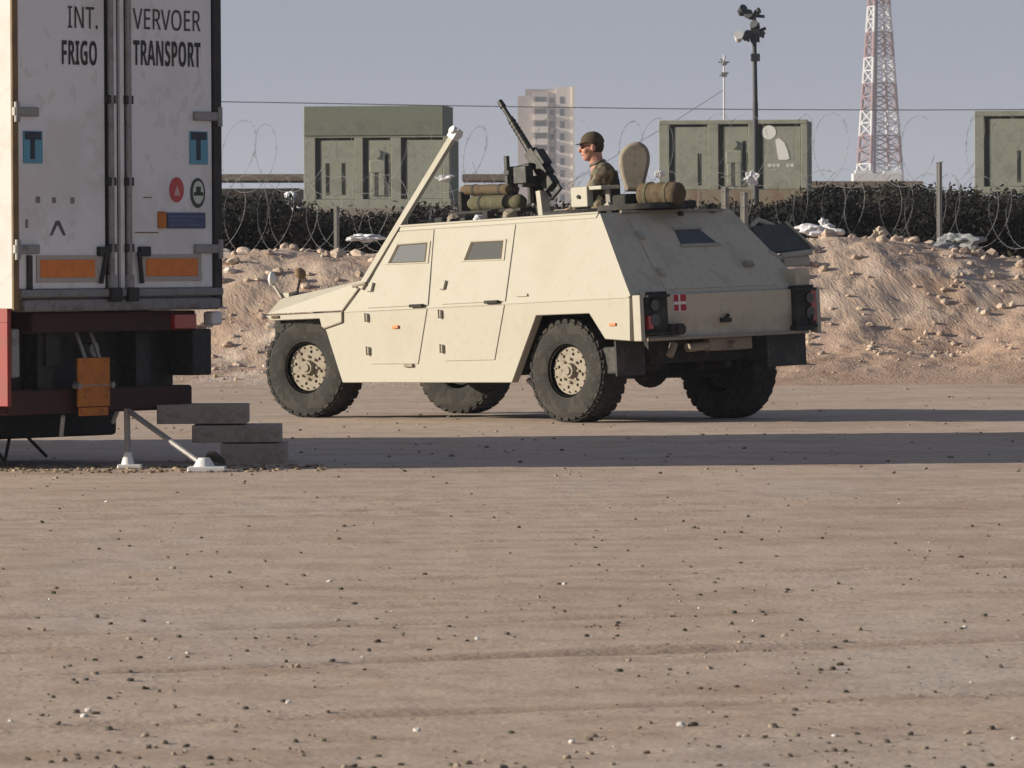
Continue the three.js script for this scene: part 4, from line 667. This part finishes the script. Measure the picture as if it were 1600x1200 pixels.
{ // machine gun on the front of the hatch ring
  const t = onRoof('machine_gun', 'dark machine gun raised skyward on the hatch ring', 'machine gun');
  const mz = B(.055, .0, 2.905), bk = B(-.575, .0, 2.085), d = mz.clone().sub(bk), q = k => bk.clone().addScaledVector(d, k), L = d.length(), side = V(0, 0, 1), up = d.clone().normalize().cross(side).normalize();
  mesh('barrel', [bar(q(.40), q(.985), .026, .021, 12), bar(q(.93), q(1.0), .031, .026, 12)], M.gun, t);
  { const g = [bar(q(.38), q(.80), .037, .031, 12)]; for (let i = 0; i < 9; i++) g.push(bar(q(.41 + i * .043), q(.418 + i * .043), .0375, .0375, 12)); mesh('barrel_jacket', g, M.gun, t); }
  const rb = (k0, k1, w, h, off = 0) => { const a = q(k0).addScaledVector(up, off), b = q(k1).addScaledVector(up, off), dd = b.clone().sub(a), g = new RoundedBoxGeometry(h, dd.length(), w, 1, .006), mtx = new THREE.Matrix4().makeBasis(up, d.clone().normalize(), up.clone().cross(d.clone().normalize())); g.applyMatrix4(mtx); const c = a.add(b).multiplyScalar(.5); return clean(g.translate(c.x, c.y, c.z)); };
  mesh('receiver', [rb(.06, .42, .085, .11), rb(.12, .30, .12, .05, -.05), rb(.0, .09, .10, .13)], M.gun, t);
  mesh('feed_cover', [rb(.20, .36, .11, .045, -.085)], M.gun, t);
  mesh('spade_grip', [bar(q(.02).addScaledVector(up, -.07), q(-.07).addScaledVector(up, -.07), .014), bar(q(.02).addScaledVector(up, .07), q(-.07).addScaledVector(up, .07), .014), bar(q(-.07).addScaledVector(up, -.08), q(-.07).addScaledVector(up, .08), .016)], M.gun, t);
  mesh('ammunition_box', [bodyBox(-.44, -.27, .10, .20, 2.13, 2.29, .012)], M.gun, t);
  mesh('cradle', [bar(B(-.36, -.07, 1.85), B(-.36, -.07, 2.32), .03), bar(B(-.36, .07, 1.95), B(-.36, .07, 2.32), .028), bar(B(-.42, 0, 1.82), B(-.34, 0, 2.16), .04), bodyBox(-.44, -.26, -.10, .10, 2.10, 2.20, .02), bar(B(-.2, .0, 2.24), B(-.40, .0, 2.05), .022), bar(B(-.14, .02, 2.28), B(-.30, .02, 2.30), .02)], M.gun, t);
  mesh('sight', [bodyBox(-.02, .02, -.02, .02, 2.12, 2.40, .004), bodyBox(-.16, .02, -.03, .03, 2.22, 2.27, .01)], M.gun, t);
}

// ------------------------------------------------------------------ soldier in the hatch
{
  // frame: X picture right, Y up, Z towards the camera; the root stands on the vehicle floor; the person looks left
  const base = toWorld(B(-1.14, 0, .79)), t = thing('person', 'person in camouflage and dark cap standing in the roof hatch', 'person', base, 0);
  const hatchY = .99;                                                                    // roof line above the floor
  const J = { hip: V(.03, .93, 0), waist: V(.035, 1.06, 0), chest: V(.005, 1.30, 0), neck: V(-.05, 1.475, .01), neckT: V(-.085, 1.535, .015), shN: V(.005, 1.395, .185), shF: V(-.01, 1.395, -.185), elN: V(-.13, 1.17, .27), elF: V(-.16, 1.16, -.25), wrN: V(-.235, 1.075, .21), wrF: V(-.29, 1.07, -.16), knN: V(.0, .5, .12), knF: V(.0, .5, -.12), ftN: V(.03, .08, .12), ftF: V(.03, .08, -.12), toeN: V(-.12, .05, .12), toeF: V(-.12, .05, -.12) };
  const H = V(-.108, 1.635, .015);                                                        // head centre
  const cap = (p, a, b, ra, rb) => { const ba = b.clone().sub(a), pa = p.clone().sub(a), k = Math.min(1, Math.max(0, pa.dot(ba) / ba.lengthSq())); return pa.addScaledVector(ba, -k).length() - (ra + (rb - ra) * k); };
  const ell = (p, c, r) => { const q = p.clone().sub(c), k = V(q.x / r.x, q.y / r.y, q.z / r.z).length(); return (k - 1) * Math.min(r.x, r.y, r.z); };
  const smin = (a, b, k) => { const h = Math.max(0, Math.min(1, .5 + .5 * (b - a) / k)); return b + (a - b) * h - k * h * (1 - h); };
  function polygonise(f, lo, size, res) {
    const mc = new MarchingCubes(res, new THREE.MeshBasicMaterial(), false, false, 200000); mc.isolation = 0; const p = V(0, 0, 0), hs = res / 2;
    for (let k = 0; k < res; k++) for (let j = 0; j < res; j++) for (let i = 0; i < res; i++) { p.set((i - hs) / hs, (j - hs) / hs, (k - hs) / hs).multiplyScalar(size / 2).add(lo); mc.field[i + j * res + k * res * res] = -f(p); }
    mc.update(); const n = mc.count, pos = new Float32Array(mc.positionArray.slice(0, n * 3)), nor = new Float32Array(mc.normalArray.slice(0, n * 3));
    for (let i = 0; i < n; i++) { pos[i * 3] = pos[i * 3] * size / 2 + lo.x; pos[i * 3 + 1] = pos[i * 3 + 1] * size / 2 + lo.y; pos[i * 3 + 2] = pos[i * 3 + 2] * size / 2 + lo.z; }
    const g = new THREE.BufferGeometry(); g.setAttribute('position', new THREE.BufferAttribute(pos, 3)); g.setAttribute('normal', new THREE.BufferAttribute(nor, 3)); g.setAttribute('uv', new THREE.BufferAttribute(new Float32Array(n * 2), 2)); return g;
  }
  const torso = (p, e) => { let d = smin(ell(p, V(.005, 1.27, 0), V(.125 + e, .21 + e, .19 + e)), cap(p, J.waist, J.hip, .135 + e, .15 + e), .08); d = smin(d, cap(p, J.shF, J.shN, .072 + e, .072 + e), .07); return d; };
  const arms = (p, e) => Math.min(smin(cap(p, J.shN, J.elN, .062 + e, .048 + e), cap(p, J.elN, J.wrN, .048 + e, .032 + e), .02), smin(cap(p, J.shF, J.elF, .062 + e, .048 + e), cap(p, J.elF, J.wrF, .048 + e, .032 + e), .02));
  const legs = p => { let d = 9; for (const s of ['N', 'F']) { const h = J.hip.clone().add(V(0, -.03, s === 'N' ? .09 : -.09)); d = Math.min(d, smin(smin(cap(p, h, J['kn' + s], .09, .062), cap(p, J['kn' + s], J['ft' + s], .062, .045), .03), cap(p, J['ft' + s], J['toe' + s], .048, .04), .03)); } return d; };
  const body = polygonise(p => smin(smin(smin(torso(p, -.012), arms(p, -.010), .03), legs(p), .05), cap(p, J.chest, J.neckT, .06, .052), .06), V(-.1, .82, 0), 1.72, 112);
  // head with a face that looks left
  const f = V(-1, -.10, .12).normalize(), rgt = V(0, 1, 0).cross(f).normalize(), upv = f.clone().cross(rgt).normalize(), L = (a, b, c) => H.clone().addScaledVector(f, a).addScaledVector(rgt, b).addScaledVector(upv, c);
  const toL = p => { const q = p.clone().sub(H); return V(q.dot(f), q.dot(rgt), q.dot(upv)); };
  const headSDF = p => { const q = toL(p); let d = ell(q, V(-.012, 0, .025), V(.098, .076, .098)); d = smin(d, ell(q, V(.022, 0, -.045), V(.066, .057, .075)), .04); d = smin(d, ell(q, V(.052, 0, -.098), V(.028, .030, .022)), .03);
    d = smin(d, cap(q, V(.088, 0, .012), V(.108, 0, -.028), .009, .016), .014); d = smin(d, ell(q, V(.083, 0, -.062), V(.014, .026, .012)), .012); d = smin(d, ell(q, V(.074, 0, .03), V(.02, .05, .012)), .015);
    for (const s of [-1, 1]) { d = smin(d, ell(q, V(-.008, s * .078, -.012), V(.02, .010, .033)), .008); d = Math.max(d, -ell(q, V(.092, s * .030, .006), V(.012, .016, .010))); d = smin(d, ell(q, V(.062, s * .042, -.028), V(.02, .02, .02)), .02); }
    return smin(d, cap(p, J.neck, J.neckT.clone().add(V(.02, .03, 0)), .058, .052), .03); };
  const head = polygonise(headSDF, H.clone().add(V(.01, -.02, 0)), .36, 84);
  function hand(w, dir, curl, sgn) {                                                       // palm, four bent fingers, thumb
    const z = V(0, 0, 1), dn = dir.clone().normalize(), pn = dn.clone().cross(z).normalize().multiplyScalar(sgn), pc = w.clone().addScaledVector(dn, .05); const bones = [];
    [-.033, -.011, .011, .032].forEach((o, i) => { const Ls = [.036, .042, .040, .032][i]; let a = pc.clone().addScaledVector(dn, .04).addScaledVector(z, o), v = dn.clone(); for (let k = 0; k < 3; k++) { v = v.clone().applyAxisAngle(z, curl * sgn).normalize(); const b = a.clone().addScaledVector(v, Ls * [1, .72, .55][k]); bones.push([a, b, .0095 - k * .0008, .0088 - k * .001]); a = b; } });
    const t0 = pc.clone().addScaledVector(z, -.038).addScaledVector(dn, -.02), t1 = t0.clone().addScaledVector(dn, .035).addScaledVector(z, -.022), t2 = t1.clone().addScaledVector(dn, .028).addScaledVector(pn, .012); bones.push([t0, t1, .012, .0105], [t1, t2, .0105, .009]);
    return polygonise(p => { const q = p.clone().sub(pc), a = V(q.dot(dn) / .046, q.dot(pn) / .0165, q.z / .044); let d = (a.length() - 1) * .0165; d = smin(d, cap(p, w, pc, .026, .022), .02); let m = 9; for (const [a0, b0, r0, r1] of bones) m = Math.min(m, cap(p, a0, b0, r0, r1)); return smin(d, m, .006); }, pc.clone().addScaledVector(dn, .02), .24, 72);
  }
  const hN = hand(J.wrN, V(-.75, -.55, 0), .45, 1), hF = hand(J.wrF, V(-.85, -.3, 0), .45, 1);
  const skin = std({ color: lin(.46, .22, .155), roughness: .6 }), tc = texture(256, (u, v) => { const a = tileFbm(u, v, 6, 201, 3), b = tileFbm(u, v, 8, 207, 3); let c = [.135, .115, .075]; if (a > .55) c = [.055, .055, .035]; if (b > .6) c = [.075, .045, .028]; if (a < .36) c = [.19, .165, .12]; return c; }, .42);
  const camo = std({ map: tc, roughness: .95 });
  mesh('body', [body, head, hN, hF], skin, t);
  mesh('jacket', [polygonise(p => { let d = smin(torso(p, .006), arms(p, .008), .035); d = d + .006 * fbm(p.x * 14, p.y * 14, p.z * 14, 2); d = Math.max(d, cap(p, J.neck, H, .062, .1) * -1 + .0); return Math.max(d, .99 - p.y - .06, -(p.distanceTo(J.wrN) - .028), -(p.distanceTo(J.wrF) - .028)); }, V(-.08, 1.22, 0), .86, 100)], camo, t);
  mesh('vest', [polygonise(p => { const d = torso(p, .022) + .006 * fbm(p.x * 9, p.y * 9, p.z * 9, 2); return Math.max(d, Math.abs(p.z) - .165, p.y - 1.42, 1.0 - p.y, -cap(p, J.neck, H, .075, .12), -(p.x + .03 + Math.abs(p.y - 1.25) * .0)); }, V(.02, 1.22, 0), .62, 80)], std({ map: worn([.05, .05, .042], [.09, .08, .06], .7, .2, 211), roughness: .95 }), t);
  mesh('collar', [new THREE.TorusGeometry(.064, .016, 8, 22).rotateX(Math.PI / 2 - .1).rotateZ(.35).translate(J.neck.x, J.neck.y + .01, J.neck.z)], camo, t);
  mesh('trousers', [polygonise(p => Math.max(smin(legs(p) - .012, cap(p, J.waist, J.hip, .145, .16), .04), p.y - 1.05, .1 - p.y), V(0, .57, 0), 1.1, 72)], camo, t);
  const pts = (f0) => clean(polygonise(f0, H.clone().add(V(.02, .04, 0)), .36, 84));
  const capM = std({ map: worn([.075, .055, .032], [.035, .028, .018], .8, .08, 213), roughness: .95 });
  mesh('cap', [pts(p => { const q = toL(p); const d = ell(q, V(-.015, 0, .03), V(.110, .088, .108)); return Math.max(d, .034 - q.z - .13 * Math.max(0, -q.x) * .5, q.z - .135 + .02 * q.x); }), pts(p => { const q = toL(p); return Math.max(ell(q, V(.055, 0, .04), V(.098, .078, .02)), Math.abs(q.z - .040 + (q.x - .07) * .18) - .006, .05 - q.x); })], capM, t);
  mesh('hair', [pts(p => { const q = toL(p); return Math.max(ell(q, V(-.018, 0, .01), V(.100, .081, .105)), q.x + .006, q.z - .04, -.07 - q.z); })], std({ color: lin(.05, .026, .014), roughness: .9 }), t);
  { const g = []; for (const s of [-1, 1]) { const c = L(.094, s * .033, .008), e = new THREE.SphereGeometry(1, 14, 10).scale(.006, .021, .026); const mt = new THREE.Matrix4().makeBasis(f, upv, rgt.clone().negate()); g.push(clean(e.applyMatrix4(mt).translate(c.x, c.y, c.z))); g.push(bar(L(.088, s * .055, .012), L(-.005, s * .083, .006), .003)); } g.push(bar(L(.098, -.012, .014), L(.098, .012, .014), .003)); mesh('sunglasses', g, std({ color: lin(.03, .012, .012), roughness: .2 }), t); }
  mesh('lips', [new THREE.SphereGeometry(1, 12, 8).scale(.006, .006, .022).translate(...L(.094, 0, -.062).toArray())], std({ color: lin(.38, .13, .11), roughness: .6 }), t);
  mesh('pouch', [box(-.005, .06, 1.20, 1.30, .165, .215, .012)], std({ color: lin(.42, .40, .36), roughness: .9 }), t);
}

// ------------------------------------------------------------------ renderer
scene.traverse(o => { if (o.isMesh) { o.castShadow = true; o.receiveShadow = true; } });
const renderer = new THREE.WebGLRenderer({ antialias: true });
renderer.toneMapping = THREE.LinearToneMapping; renderer.toneMappingExposure = EXPOSURE;
renderer.shadowMap.enabled = true; renderer.shadowMap.type = THREE.PCFSoftShadowMap;
renderer.render(scene, camera);
